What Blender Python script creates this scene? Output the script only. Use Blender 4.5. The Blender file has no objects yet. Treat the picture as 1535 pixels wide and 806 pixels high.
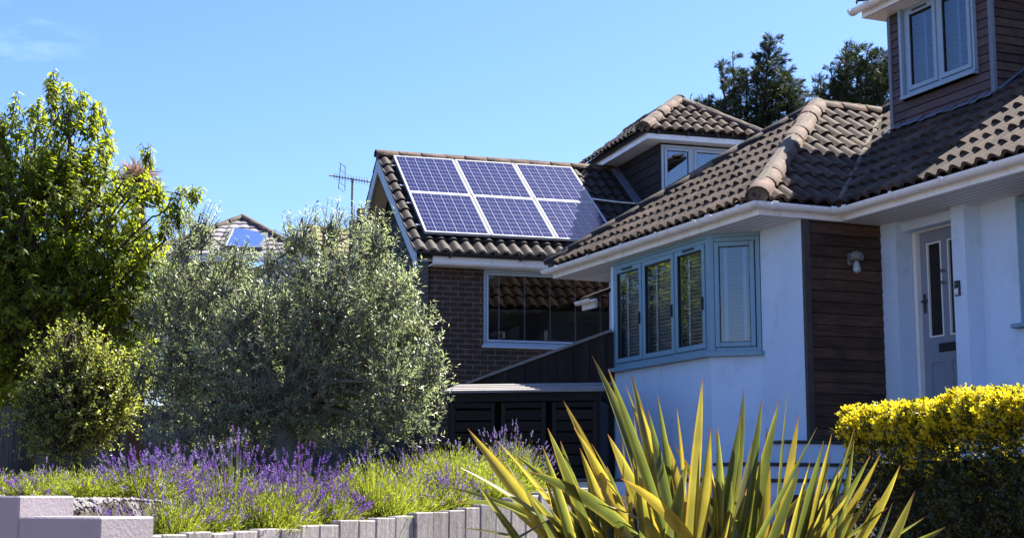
import bpy, bmesh, math, random
import numpy as np
from mathutils import Vector, Matrix

R = math.radians
random.seed(7)
rng = np.random.default_rng(7)
scene = bpy.context.scene
COL = scene.collection

# ------------------------------------------------------------------ camera (eye level is z = 0)
F_PX, CX, CY = 2270.0, 767.5, 403.0
PITCH = math.atan(342 / F_PX)
CP, SP = math.cos(PITCH), math.sin(PITCH)
cam = bpy.data.cameras.new('camera')
cam.sensor_width = 36
cam.lens = 36 * F_PX / 1535
cam.clip_end = 3000
cam.clip_start = 0.05
camo = bpy.data.objects.new('camera', cam)
COL.objects.link(camo)
camo.location = (0, 0, 0)
camo.rotation_euler = (R(90) + PITCH, 0, 0)
scene.camera = camo


def at(px, py, Y):
    """world point seen at a photo pixel, at distance Y in front of the viewer (used to lay the plan out)"""
    u = CY - py
    r = Vector((px - CX, F_PX * CP - u * SP, F_PX * SP + u * CP))
    return r * (Y / r.y)


# ------------------------------------------------------------------ light
SUN_AZ = math.atan2(.788, .616)          # clockwise from +Y
SUN_EL = R(54)
sv = Vector((math.sin(SUN_AZ) * math.cos(SUN_EL), math.cos(SUN_AZ) * math.cos(SUN_EL), math.sin(SUN_EL)))
sl = bpy.data.lights.new('sun', 'SUN')
sl.energy = 5.0
sl.angle = R(0.5)
sl.color = (1.0, .93, .82)
slo = bpy.data.objects.new('sun', sl)
COL.objects.link(slo)
slo.rotation_euler = sv.to_track_quat('Z', 'Y').to_euler()
slo.location = (20, 15, 30)

w = bpy.data.worlds.new('World')
scene.world = w
w.use_nodes = True
nt = w.node_tree
nt.nodes.clear()
wo = nt.nodes.new('ShaderNodeOutputWorld')
bg = nt.nodes.new('ShaderNodeBackground')
sky = nt.nodes.new('ShaderNodeTexSky')
sky.sky_type = 'NISHITA'
sky.sun_disc = False
sky.sun_elevation = SUN_EL
sky.sun_rotation = SUN_AZ
sky.altitude = 50
sky.air_density = 1.0
sky.dust_density = 0.9
sky.ozone_density = 3.0
bg.inputs['Strength'].default_value = 0.08
# a wisp of cloud low in the left of the sky
tc = nt.nodes.new('ShaderNodeTexCoord')
mp = nt.nodes.new('ShaderNodeMapping')
mp.inputs['Scale'].default_value = (16, 16, 60)
nz = nt.nodes.new('ShaderNodeTexNoise')
nz.inputs['Scale'].default_value = 1.3
nz.inputs['Detail'].default_value = 6
nz.inputs['Roughness'].default_value = .55
cr = nt.nodes.new('ShaderNodeValToRGB')
cr.color_ramp.elements[0].position = .50
cr.color_ramp.elements[1].position = .85
dist = nt.nodes.new('ShaderNodeVectorMath')
dist.operation = 'DISTANCE'
dist.inputs[1].default_value = at(45, 72, 1).normalized()
rm = nt.nodes.new('ShaderNodeMapRange')
rm.inputs['From Min'].default_value = .012
rm.inputs['From Max'].default_value = .045
rm.inputs['To Min'].default_value = .6
rm.inputs['To Max'].default_value = 0
mul = nt.nodes.new('ShaderNodeMath')
mul.operation = 'MULTIPLY'
mx = nt.nodes.new('ShaderNodeMixRGB')
mx.inputs[2].default_value = (3.2, 4.6, 5.0, 1)
hs = nt.nodes.new('ShaderNodeHueSaturation')
hs.inputs['Saturation'].default_value = 1.2
L = nt.links.new
L(tc.outputs['Generated'], mp.inputs['Vector'])
L(mp.outputs[0], nz.inputs['Vector'])
L(nz.outputs['Fac'], cr.inputs['Fac'])
L(tc.outputs['Generated'], dist.inputs[0])
L(dist.outputs['Value'], rm.inputs['Value'])
L(cr.outputs['Color'], mul.inputs[0])
L(rm.outputs[0], mul.inputs[1])
L(mul.outputs[0], mx.inputs[0])
L(sky.outputs[0], hs.inputs['Color'])
L(hs.outputs[0], mx.inputs[1])
tint = nt.nodes.new('ShaderNodeVectorMath')
tint.operation = 'MULTIPLY'
tint.inputs[1].default_value = (.73, .735, .93)
L(mx.outputs[0], tint.inputs[0])
L(tint.outputs[0], bg.inputs['Color'])
L(bg.outputs[0], wo.inputs['Surface'])

vs = scene.view_settings
vs.view_transform = 'Standard'
vs.look = 'None'
vs.gamma = 1
vs.use_curve_mapping = False
vs.exposure = 1.86
scene.render.film_transparent = False
scene.cycles.max_bounces = 8
scene.cycles.transparent_max_bounces = 12
scene.cycles.diffuse_bounces = 3


# ------------------------------------------------------------------ materials
def newmat(name):
    m = bpy.data.materials.new(name)
    m.use_nodes = True
    n = m.node_tree
    p = n.nodes['Principled BSDF']
    return m, n, p


def mat(name, col, rough=.6, spec=.5, var=.15, scale=6, metal=0, bump=0, bscale=60, rnd=0, stretch=(1, 1, 1), detail=5, col2=None, blot=None):
    """principled surface whose colour drifts by noise; rnd: strength of the per-face 'rnd' attribute"""
    m, n, p = newmat(name)
    k = 1 if any(q in name for q in ('render', 'upvc', 'soffit', 'frame', 'blind', 'paint', 'barge', 'gloss', 'sleeper')) else .80
    col = tuple(c * k for c in col)
    if col2: col2 = tuple(c * k for c in col2)
    if blot: blot = (tuple(c * k for c in blot[0]),) + tuple(blot[1:])
    p.inputs['Roughness'].default_value = rough
    p.inputs['Specular IOR Level'].default_value = spec
    p.inputs['Metallic'].default_value = metal
    t = n.nodes.new('ShaderNodeTexCoord')
    mpn = n.nodes.new('ShaderNodeMapping')
    mpn.inputs['Scale'].default_value = stretch
    n.links.new(t.outputs['Object'], mpn.inputs['Vector'])
    nzn = n.nodes.new('ShaderNodeTexNoise')
    nzn.inputs['Scale'].default_value = scale
    nzn.inputs['Detail'].default_value = detail
    nzn.inputs['Roughness'].default_value = .62
    n.links.new(mpn.outputs[0], nzn.inputs['Vector'])
    ramp = n.nodes.new('ShaderNodeValToRGB')
    c = Vector(col[:3])
    d = Vector(col2) if col2 else c * (1 + var)
    lo = c * (1 - var)
    ramp.color_ramp.elements[0].color = (*lo, 1)
    ramp.color_ramp.elements[1].color = (*d, 1)
    ramp.color_ramp.elements[0].position = .32
    ramp.color_ramp.elements[1].position = .68
    n.links.new(nzn.outputs['Fac'], ramp.inputs['Fac'])
    out = ramp.outputs['Color']
    if blot:                      # second, sparser colour (lichen, dirt)
        bcol, bsc, lo_, hi_ = blot
        n2 = n.nodes.new('ShaderNodeTexNoise')
        n2.inputs['Scale'].default_value = bsc
        n2.inputs['Detail'].default_value = 6
        n2.inputs['Roughness'].default_value = .7
        n.links.new(t.outputs['Object'], n2.inputs['Vector'])
        r2 = n.nodes.new('ShaderNodeMapRange')
        r2.inputs['From Min'].default_value = lo_
        r2.inputs['From Max'].default_value = hi_
        n.links.new(n2.outputs['Fac'], r2.inputs['Value'])
        mm = n.nodes.new('ShaderNodeMixRGB')
        mm.inputs[2].default_value = (*bcol, 1)
        n.links.new(r2.outputs[0], mm.inputs[0])
        n.links.new(out, mm.inputs[1])
        out = mm.outputs[0]
    if rnd:
        a = n.nodes.new('ShaderNodeAttribute')
        a.attribute_name = 'rnd'
        mr = n.nodes.new('ShaderNodeMapRange')
        mr.inputs['To Min'].default_value = 1 - rnd
        mr.inputs['To Max'].default_value = 1 + rnd
        n.links.new(a.outputs['Fac'], mr.inputs['Value'])
        vm = n.nodes.new('ShaderNodeVectorMath')
        vm.operation = 'SCALE'
        n.links.new(out, vm.inputs[0])
        n.links.new(mr.outputs[0], vm.inputs['Scale'])
        out = vm.outputs[0]
    n.links.new(out, p.inputs['Base Color'])
    if bump:
        nb = n.nodes.new('ShaderNodeTexNoise')
        nb.inputs['Scale'].default_value = bscale
        nb.inputs['Detail'].default_value = 4
        n.links.new(mpn.outputs[0], nb.inputs['Vector'])
        b = n.nodes.new('ShaderNodeBump')
        b.inputs['Strength'].default_value = bump
        b.inputs['Distance'].default_value = .02
        n.links.new(nb.outputs['Fac'], b.inputs['Height'])
        n.links.new(b.outputs[0], p.inputs['Normal'])
    return m


def leafmat(name, top, under, trans, rough=.45, spec=.5, tfac=.45, var=.35, top2=None):
    """leaf: glossy upper side, paler underside, light passing through; 'rnd' varies each leaf"""
    m, n, p = newmat(name)
    top, under, trans = [tuple(c * .84 for c in q) for q in (top, under, trans)]
    p.inputs['Roughness'].default_value = rough
    p.inputs['Specular IOR Level'].default_value = spec
    g = n.nodes.new('ShaderNodeNewGeometry')
    a = n.nodes.new('ShaderNodeAttribute')
    a.attribute_name = 'rnd'
    r0 = n.nodes.new('ShaderNodeMixRGB')
    r0.inputs[1].default_value = (*(Vector(top) * (1 - var)), 1)
    r0.inputs[2].default_value = (*(Vector(top2) if top2 else Vector(top) * (1 + var)), 1)
    n.links.new(a.outputs['Fac'], r0.inputs[0])
    mi = n.nodes.new('ShaderNodeMixRGB')
    mi.inputs[2].default_value = (*under, 1)
    n.links.new(g.outputs['Backfacing'], mi.inputs[0])
    n.links.new(r0.outputs[0], mi.inputs[1])
    n.links.new(mi.outputs[0], p.inputs['Base Color'])
    tr = n.nodes.new('ShaderNodeBsdfTranslucent')
    t0 = n.nodes.new('ShaderNodeMixRGB')
    t0.inputs[1].default_value = (*(Vector(trans) * (1 - var)), 1)
    t0.inputs[2].default_value = (*(Vector(trans) * (1 + var)), 1)
    n.links.new(a.outputs['Fac'], t0.inputs[0])
    n.links.new(t0.outputs[0], tr.inputs['Color'])
    ms = n.nodes.new('ShaderNodeMixShader')
    ms.inputs[0].default_value = tfac
    n.links.new(p.outputs[0], ms.inputs[1])
    n.links.new(tr.outputs[0], ms.inputs[2])
    n.links.new(ms.outputs[0], n.nodes['Material Output'].inputs['Surface'])
    return m


def glassmat(name, tint=(.82, .86, .88), ior=1.75):
    m, n, p = newmat(name)
    n.nodes.remove(p)
    fr = n.nodes.new('ShaderNodeFresnel')
    fr.inputs['IOR'].default_value = ior
    t = n.nodes.new('ShaderNodeBsdfTransparent')
    t.inputs['Color'].default_value = (*tint, 1)
    g = n.nodes.new('ShaderNodeBsdfGlossy')
    g.inputs['Roughness'].default_value = .004
    g.inputs['Color'].default_value = (.95, .97, 1, 1)
    ms = n.nodes.new('ShaderNodeMixShader')
    # very slight waviness of old panes
    tcx = n.nodes.new('ShaderNodeTexCoord')
    nb = n.nodes.new('ShaderNodeTexNoise')
    nb.inputs['Scale'].default_value = 2.5
    n.links.new(tcx.outputs['Object'], nb.inputs['Vector'])
    b = n.nodes.new('ShaderNodeBump')
    b.inputs['Strength'].default_value = .02
    b.inputs['Distance'].default_value = .02
    n.links.new(nb.outputs['Fac'], b.inputs['Height'])
    n.links.new(b.outputs[0], g.inputs['Normal'])
    n.links.new(fr.outputs[0], ms.inputs[0])
    n.links.new(t.outputs[0], ms.inputs[1])
    n.links.new(g.outputs[0], ms.inputs[2])
    n.links.new(ms.outputs[0], n.nodes['Material Output'].inputs['Surface'])
    return m


def brickmat(name, c1, c2, mortar):
    m, n, p = newmat(name)
    p.inputs['Roughness'].default_value = .75
    t = n.nodes.new('ShaderNodeTexCoord')
    s = n.nodes.new('ShaderNodeSeparateXYZ')
    n.links.new(t.outputs['Object'], s.inputs[0])
    ad = n.nodes.new('ShaderNodeMath')
    n.links.new(s.outputs['X'], ad.inputs[0])
    n.links.new(s.outputs['Y'], ad.inputs[1])
    c = n.nodes.new('ShaderNodeCombineXYZ')
    n.links.new(ad.outputs[0], c.inputs['X'])
    n.links.new(s.outputs['Z'], c.inputs['Y'])
    b = n.nodes.new('ShaderNodeTexBrick')
    b.inputs['Color1'].default_value = (*c1, 1)
    b.inputs['Color2'].default_value = (*c2, 1)
    b.inputs['Mortar'].default_value = (*mortar, 1)
    b.inputs['Scale'].default_value = 1
    b.inputs['Brick Width'].default_value = .225
    b.inputs['Row Height'].default_value = .075
    b.inputs['Mortar Size'].default_value = .0065
    b.inputs['Mortar Smooth'].default_value = .15
    b.inputs['Bias'].default_value = -.1
    n.links.new(c.outputs[0], b.inputs['Vector'])
    nzn = n.nodes.new('ShaderNodeTexNoise')
    nzn.inputs['Scale'].default_value = 9
    nzn.inputs['Detail'].default_value = 6
    n.links.new(t.outputs['Object'], nzn.inputs['Vector'])
    mr = n.nodes.new('ShaderNodeMapRange')
    mr.inputs['From Min'].default_value = .3
    mr.inputs['From Max'].default_value = .7
    mr.inputs['To Min'].default_value = .6
    mr.inputs['To Max'].default_value = 1.35
    n.links.new(nzn.outputs['Fac'], mr.inputs['Value'])
    vm = n.nodes.new('ShaderNodeVectorMath')
    vm.operation = 'SCALE'
    n.links.new(b.outputs['Color'], vm.inputs[0])
    n.links.new(mr.outputs[0], vm.inputs['Scale'])
    n.links.new(vm.outputs[0], p.inputs['Base Color'])
    bu = n.nodes.new('ShaderNodeBump')
    bu.inputs['Strength'].default_value = .7
    bu.inputs['Distance'].default_value = .008
    bu.invert = True
    n.links.new(b.outputs['Fac'], bu.inputs['Height'])
    n.links.new(bu.outputs[0], p.inputs['Normal'])
    return m


def cellmat(name):
    """photovoltaic cells: blue squares, pale gaps and three busbars a cell; object x,z in metres"""
    m, n, p = newmat(name)
    p.inputs['Roughness'].default_value = .16
    p.inputs['Specular IOR Level'].default_value = .35
    p.inputs['Coat Weight'].default_value = .1
    p.inputs['Coat Roughness'].default_value = .04
    t = n.nodes.new('ShaderNodeTexCoord')
    s = n.nodes.new('ShaderNodeSeparateXYZ')
    n.links.new(t.outputs['Object'], s.inputs[0])

    def line(sock, period, half, off=0.0):
        a = n.nodes.new('ShaderNodeMath'); a.operation = 'ADD'; a.inputs[1].default_value = off
        n.links.new(sock, a.inputs[0])
        d = n.nodes.new('ShaderNodeMath'); d.operation = 'PINGPONG'; d.inputs[1].default_value = period / 2
        n.links.new(a.outputs[0], d.inputs[0])
        l = n.nodes.new('ShaderNodeMath'); l.operation = 'LESS_THAN'; l.inputs[1].default_value = half
        n.links.new(d.outputs[0], l.inputs[0])
        return l.outputs[0]

    def mx_(a, b):
        q = n.nodes.new('ShaderNodeMath'); q.operation = 'MAXIMUM'
        n.links.new(a, q.inputs[0]); n.links.new(b, q.inputs[1])
        return q.outputs[0]
    gap = mx_(line(s.outputs['X'], .1533, .0034), line(s.outputs['Y'], .1411, .0028))
    bus = mx_(line(s.outputs['X'], .1533, .0018, .0511), line(s.outputs['X'], .1533, .0018, -.0511))
    nzn = n.nodes.new('ShaderNodeTexVoronoi')
    nzn.inputs['Scale'].default_value = 40
    n.links.new(t.outputs['Object'], nzn.inputs['Vector'])
    c0 = n.nodes.new('ShaderNodeMixRGB')
    c0.inputs[1].default_value = (.005, .005, .034, 1)
    c0.inputs[2].default_value = (.009, .010, .070, 1)
    n.links.new(nzn.outputs['Color'], c0.inputs[0])
    c1 = n.nodes.new('ShaderNodeMixRGB')
    c1.inputs[2].default_value = (.17, .18, .26, 1)
    n.links.new(bus, c1.inputs[0])
    n.links.new(c0.outputs[0], c1.inputs[1])
    c2 = n.nodes.new('ShaderNodeMixRGB')
    c2.inputs[2].default_value = (.36, .36, .40, 1)
    n.links.new(gap, c2.inputs[0])
    n.links.new(c1.outputs[0], c2.inputs[1])
    n.links.new(c2.outputs[0], p.inputs['Base Color'])
    return m


M = {}
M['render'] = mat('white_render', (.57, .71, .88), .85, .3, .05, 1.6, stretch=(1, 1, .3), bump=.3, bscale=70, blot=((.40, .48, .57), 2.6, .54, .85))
M['upvc'] = mat('white_upvc', (.86, .87, .87), .35, .5, .03, 5, blot=((.50, .50, .47), 7, .52, .85))
M['soffit'] = mat('soffit_board', (.66, .66, .66), .5, .4, .04, 4)
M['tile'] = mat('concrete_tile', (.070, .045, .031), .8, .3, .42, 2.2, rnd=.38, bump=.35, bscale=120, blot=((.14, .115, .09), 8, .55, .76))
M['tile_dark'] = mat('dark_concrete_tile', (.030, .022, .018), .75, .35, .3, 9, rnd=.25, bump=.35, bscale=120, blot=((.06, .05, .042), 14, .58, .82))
M['ridge'] = mat('ridge_tile', (.105, .068, .052), .85, .3, .25, 8, bump=.4, bscale=90, blot=((.22, .16, .115), 9, .5, .75), rnd=.08)
M['mortar'] = mat('mortar', (.17, .145, .12), .9, .2, .2, 20, bump=.5, bscale=80)
M['under'] = mat('roof_underlay', (.03, .028, .027), .9, .2, .1)
M['cedar'] = mat('cedar_cladding', (.088, .048, .029), .6, .3, .5, 3.2, stretch=(1.2, 1.2, 14), rnd=.35, bump=.25, bscale=25, blot=((.028, .018, .014), 2.6, .48, .7))
M['dormer_wood'] = mat('dormer_cladding', (.10, .062, .062), .6, .35, .25, 3.2, stretch=(1.2, 1.2, 14), rnd=.28, bump=.25, bscale=25)
M['darkwood'] = mat('dark_stained_wood', (.026, .019, .016), .65, .2, .3, 3.5, stretch=(10, 10, 1.2), rnd=.3, bump=.25, bscale=30)
M['darkslat'] = mat('dark_stained_slats', (.022, .018, .016), .6, .2, .3, 3.5, stretch=(1.2, 1.2, 12), rnd=.3, bump=.25, bscale=30)
M['greywood'] = mat('weathered_timber', (.44, .41, .385), .85, .25, .28, 4, stretch=(9, 9, .9), rnd=.22, bump=.5, bscale=26, blot=((.2, .19, .18), 7, .6, .8))
M['plank'] = mat('weathered_plank', (.27, .255, .24), .85, .25, .25, 4, stretch=(.8, 12, 12), rnd=.25, bump=.4, bscale=26, blot=((.2, .19, .18), 7, .6, .8))
M['fencewood'] = mat('old_fence_board', (.10, .095, .09), .85, .25, .3, 4, stretch=(9, 9, .9), rnd=.35, bump=.4, bscale=26)
M['winframe'] = mat('sage_grey_frame', (.17, .31, .41), .4, .5, .04, 5)
M['winframe_mid'] = mat('blue_grey_frame', (.26, .36, .46), .4, .5, .03, 5)
M['winframe_pale'] = mat('pale_grey_frame', (.40, .50, .60), .4, .5, .03, 5)
M['bargeboard'] = mat('pale_barge_board', (.42, .52, .60), .55, .4, .05, 5)
M['doorpaint'] = mat('grey_door_paint', (.22, .25, .31), .4, .5, .04, 6)
M['black'] = mat('black_rubber', (.02, .02, .022), .5, .5, .1)
M['gutterblack'] = mat('black_gutter', (.015, .015, .017), .35, .5, .1)
M['chrome'] = mat('satin_metal', (.6, .6, .6), .3, .5, .05, metal=1)
M['alu'] = mat('aluminium_frame', (.44, .44, .45), .5, .5, .04, metal=0)
M['cell'] = cellmat('solar_cells')
M['lead'] = mat('lead_flashing', (.16, .18, .23), .55, .5, .3, 12, bump=.4, bscale=30)
M['brick'] = brickmat('dark_brick', (.046, .021, .012), (.025, .013, .008), (.15, .115, .09))
M['glass'] = glassmat('window_glass', (.86, .9, .92), 1.62)
M['glass_dark'] = glassmat('dark_window_glass', (.5, .54, .56), 1.62)
M['glass_sky'] = glassmat('coated_window_glass', (.55, .68, .86), 2.1)
M['glass_dormer'] = glassmat('coated_dark_glass', (.35, .42, .5), 3.2)
M['blind'] = mat('white_blind', (.52, .60, .70), .6, .4, .02)
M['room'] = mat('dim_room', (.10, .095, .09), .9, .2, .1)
M['porch_white'] = mat('white_gloss', (.82, .82, .8), .4, .5, .03)
M['bulb'] = mat('glass_bulb', (.45, .5, .55), .08, .7, .02)
M['lampcap'] = mat('galvanised_cap', (.22, .21, .2), .5, .5, .15)
M['slate'] = mat('step_slate', (.06, .058, .06), .6, .4, .2, 8)
M['whitewall'] = mat('painted_garden_wall', (.31, .275, .29), .7, .3, .05, 3, bump=.15, bscale=70, blot=((.26, .23, .24), 4, .6, .85))
M['soil'] = mat('dark_soil', (.035, .028, .02), .95, .1, .4, 14, bump=.8, bscale=40)
M['gravelbed'] = mat('gravel_bed', (.24, .22, .22), .9, .2, .45, 60, bump=.9, bscale=120)
M['stone'] = mat('gravel_stone', (.25, .235, .23), .85, .3, .2, 20, rnd=.45)
M['pave'] = mat('paving', (.2, .2, .2), .85, .2, .2, 8)
M['turf'] = mat('rough_turf', (.05, .075, .025), .95, .1, .35, 5)
M['bark'] = mat('bark', (.07, .055, .042), .9, .2, .35, 9, stretch=(1, 1, .25), bump=.6, bscale=40)
M['bark_pale'] = mat('pale_bark', (.17, .15, .12), .9, .2, .3, 9, stretch=(1, 1, .25), bump=.5, bscale=40)
M['leaf_tree'] = leafmat('broad_leaf', (.10, .145, .016), (.125, .165, .028), (.48, .57, .02), .5, .35, .55, .35)
M['leaf_olive'] = leafmat('olive_leaf', (.20, .235, .125), (.52, .56, .42), (.44, .53, .22), .30, .75, .5, .35)
M['leaf_shrub'] = leafmat('shrub_leaf', (.21, .25, .07), (.30, .33, .15), (.66, .74, .10), .4, .5, .48, .3)
M['leaf_dark'] = leafmat('evergreen_leaf', (.025, .045, .012), (.04, .06, .02), (.06, .10, .012), .35, .5, .3, .35)
M['leaf_cypress'] = leafmat('cypress_spray', (.020, .034, .013), (.025, .04, .017), (.045, .07, .014), .6, .3, .3, .4)
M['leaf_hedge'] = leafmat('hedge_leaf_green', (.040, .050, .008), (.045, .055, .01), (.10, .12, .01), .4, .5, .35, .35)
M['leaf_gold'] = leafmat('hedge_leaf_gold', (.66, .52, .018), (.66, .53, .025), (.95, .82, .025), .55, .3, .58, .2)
M['leaf_cord'] = leafmat('dead_cordyline_blade', (.42, .28, .20), (.46, .32, .24), (.45, .29, .2), .7, .2, .3, .4)
M['leaf_cordg'] = leafmat('cordyline_blade', (.09, .10, .05), (.10, .11, .05), (.16, .18, .05), .5, .4, .3, .4)
M['lav_leaf'] = leafmat('lavender_foliage', (.19, .235, .05), (.20, .245, .06), (.47, .55, .055), .6, .3, .52, .45)
M['lav_stem'] = leafmat('lavender_stem', (.14, .17, .09), (.14, .17, .09), (.28, .32, .12), .6, .3, .35, .3)
M['lav_purple'] = leafmat('lavender_flower', (.14, .065, .29), (.16, .075, .31), (.29, .13, .56), .7, .2, .4, .4)
M['lav_grey'] = leafmat('lavender_flower_faded', (.21, .19, .33), (.24, .21, .36), (.40, .36, .62), .7, .2, .35, .35)
M['far_tile'] = mat('far_roof_tile', (.25, .23, .25), .8, .3, .2, 5, rnd=.3)
M['far_moss'] = mat('far_mossy_tile', (.20, .17, .11), .85, .2, .35, 6, rnd=.3, blot=((.42, .36, .10), 3, .5, .75))
M['far_white'] = mat('far_white_wall', (.74, .74, .74), .8, .3, .05)


def phormium_mat():
    m, n, p = newmat('phormium_leaf')
    p.inputs['Roughness'].default_value = .42
    p.inputs['Specular IOR Level'].default_value = .55
    at_ = n.nodes.new('ShaderNodeAttribute'); at_.attribute_name = 'edge'
    tp = n.nodes.new('ShaderNodeAttribute'); tp.attribute_name = 'along'
    rd = n.nodes.new('ShaderNodeAttribute'); rd.attribute_name = 'rnd'
    ad = n.nodes.new('ShaderNodeMath'); ad.operation = 'MULTIPLY_ADD'
    ad.inputs[1].default_value = .5; ad.inputs[2].default_value = -.32
    n.links.new(rd.outputs['Fac'], ad.inputs[0])
    a2 = n.nodes.new('ShaderNodeMath'); a2.operation = 'ADD'
    n.links.new(at_.outputs['Fac'], a2.inputs[0]); n.links.new(ad.outputs[0], a2.inputs[1])
    rp = n.nodes.new('ShaderNodeValToRGB')
    e = rp.color_ramp.elements
    e[0].position = .0; e[0].color = (.055, .070, .014, 1)
    e[1].position = 1.0; e[1].color = (.14, .05, .012, 1)
    for pos, c in ((.35, (.072, .088, .016)), (.62, (.12, .125, .02)), (.78, (.25, .22, .03)), (.9, (.24, .17, .022)), (.95, (.16, .06, .012))):
        q = e.new(pos); q.color = (*c, 1)
    n.links.new(a2.outputs[0], rp.inputs['Fac'])
    # streaks along the blade
    tcx = n.nodes.new('ShaderNodeTexCoord')
    nn = n.nodes.new('ShaderNodeTexNoise'); nn.inputs['Scale'].default_value = 5
    n.links.new(tcx.outputs['Object'], nn.inputs['Vector'])
    tipr = n.nodes.new('ShaderNodeMapRange')
    tipr.inputs['From Min'].default_value = .93; tipr.inputs['From Max'].default_value = 1
    n.links.new(tp.outputs['Fac'], tipr.inputs['Value'])
    am = n.nodes.new('ShaderNodeMixRGB'); am.inputs[2].default_value = (.27, .205, .022, 1)
    amr = n.nodes.new('ShaderNodeMapRange'); amr.inputs['From Min'].default_value = .55; amr.inputs['From Max'].default_value = 1; amr.inputs['To Max'].default_value = .8
    n.links.new(rd.outputs['Fac'], amr.inputs['Value']); n.links.new(amr.outputs[0], am.inputs[0]); n.links.new(rp.outputs['Color'], am.inputs[1])
    stn = n.nodes.new('ShaderNodeMapRange'); stn.inputs['From Min'].default_value = .35; stn.inputs['From Max'].default_value = .7; stn.inputs['To Min'].default_value = .7; stn.inputs['To Max'].default_value = 1.25
    n.links.new(nn.outputs['Fac'], stn.inputs['Value'])
    rs = n.nodes.new('ShaderNodeMath'); rs.operation = 'MULTIPLY'; rs.inputs[1].default_value = 46
    n.links.new(at_.outputs['Fac'], rs.inputs[0])
    rsn = n.nodes.new('ShaderNodeMath'); rsn.operation = 'SINE'; n.links.new(rs.outputs[0], rsn.inputs[0])
    rsm = n.nodes.new('ShaderNodeMath'); rsm.operation = 'MULTIPLY_ADD'; rsm.inputs[1].default_value = .13; n.links.new(rsn.outputs[0], rsm.inputs[0]); n.links.new(stn.outputs[0], rsm.inputs[2])
    stv = n.nodes.new('ShaderNodeVectorMath'); stv.operation = 'SCALE'; n.links.new(am.outputs[0], stv.inputs[0]); n.links.new(rsm.outputs[0], stv.inputs['Scale'])
    mt = n.nodes.new('ShaderNodeMixRGB'); mt.inputs[2].default_value = (.10, .035, .015, 1)
    n.links.new(tipr.outputs[0], mt.inputs[0]); n.links.new(stv.outputs[0], mt.inputs[1])
    n.links.new(mt.outputs[0], p.inputs['Base Color'])
    tr = n.nodes.new('ShaderNodeBsdfTranslucent')
    sc = n.nodes.new('ShaderNodeVectorMath'); sc.operation = 'SCALE'; sc.inputs['Scale'].default_value = 2.2
    n.links.new(mt.outputs[0], sc.inputs[0]); n.links.new(sc.outputs[0], tr.inputs['Color'])
    ms = n.nodes.new('ShaderNodeMixShader'); ms.inputs[0].default_value = .42
    n.links.new(p.outputs[0], ms.inputs[1]); n.links.new(tr.outputs[0], ms.inputs[2])
    n.links.new(ms.outputs[0], n.nodes['Material Output'].inputs['Surface'])
    return m


M['phormium'] = phormium_mat()


# ------------------------------------------------------------------ object helpers
def tag(o, label=None, cat=None, group=None, kind=None):
    if label: o['label'] = label
    if cat: o['category'] = cat
    if group: o['group'] = group
    if kind: o['kind'] = kind
    return o


def empty(name, loc=(0, 0, 0), rz=0, label=None, cat=None, group=None):
    o = bpy.data.objects.new(name, None)
    COL.objects.link(o)
    o.location = loc
    o.rotation_euler = (0, 0, rz)
    o.empty_display_size = .2
    return tag(o, label, cat, group)


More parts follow.
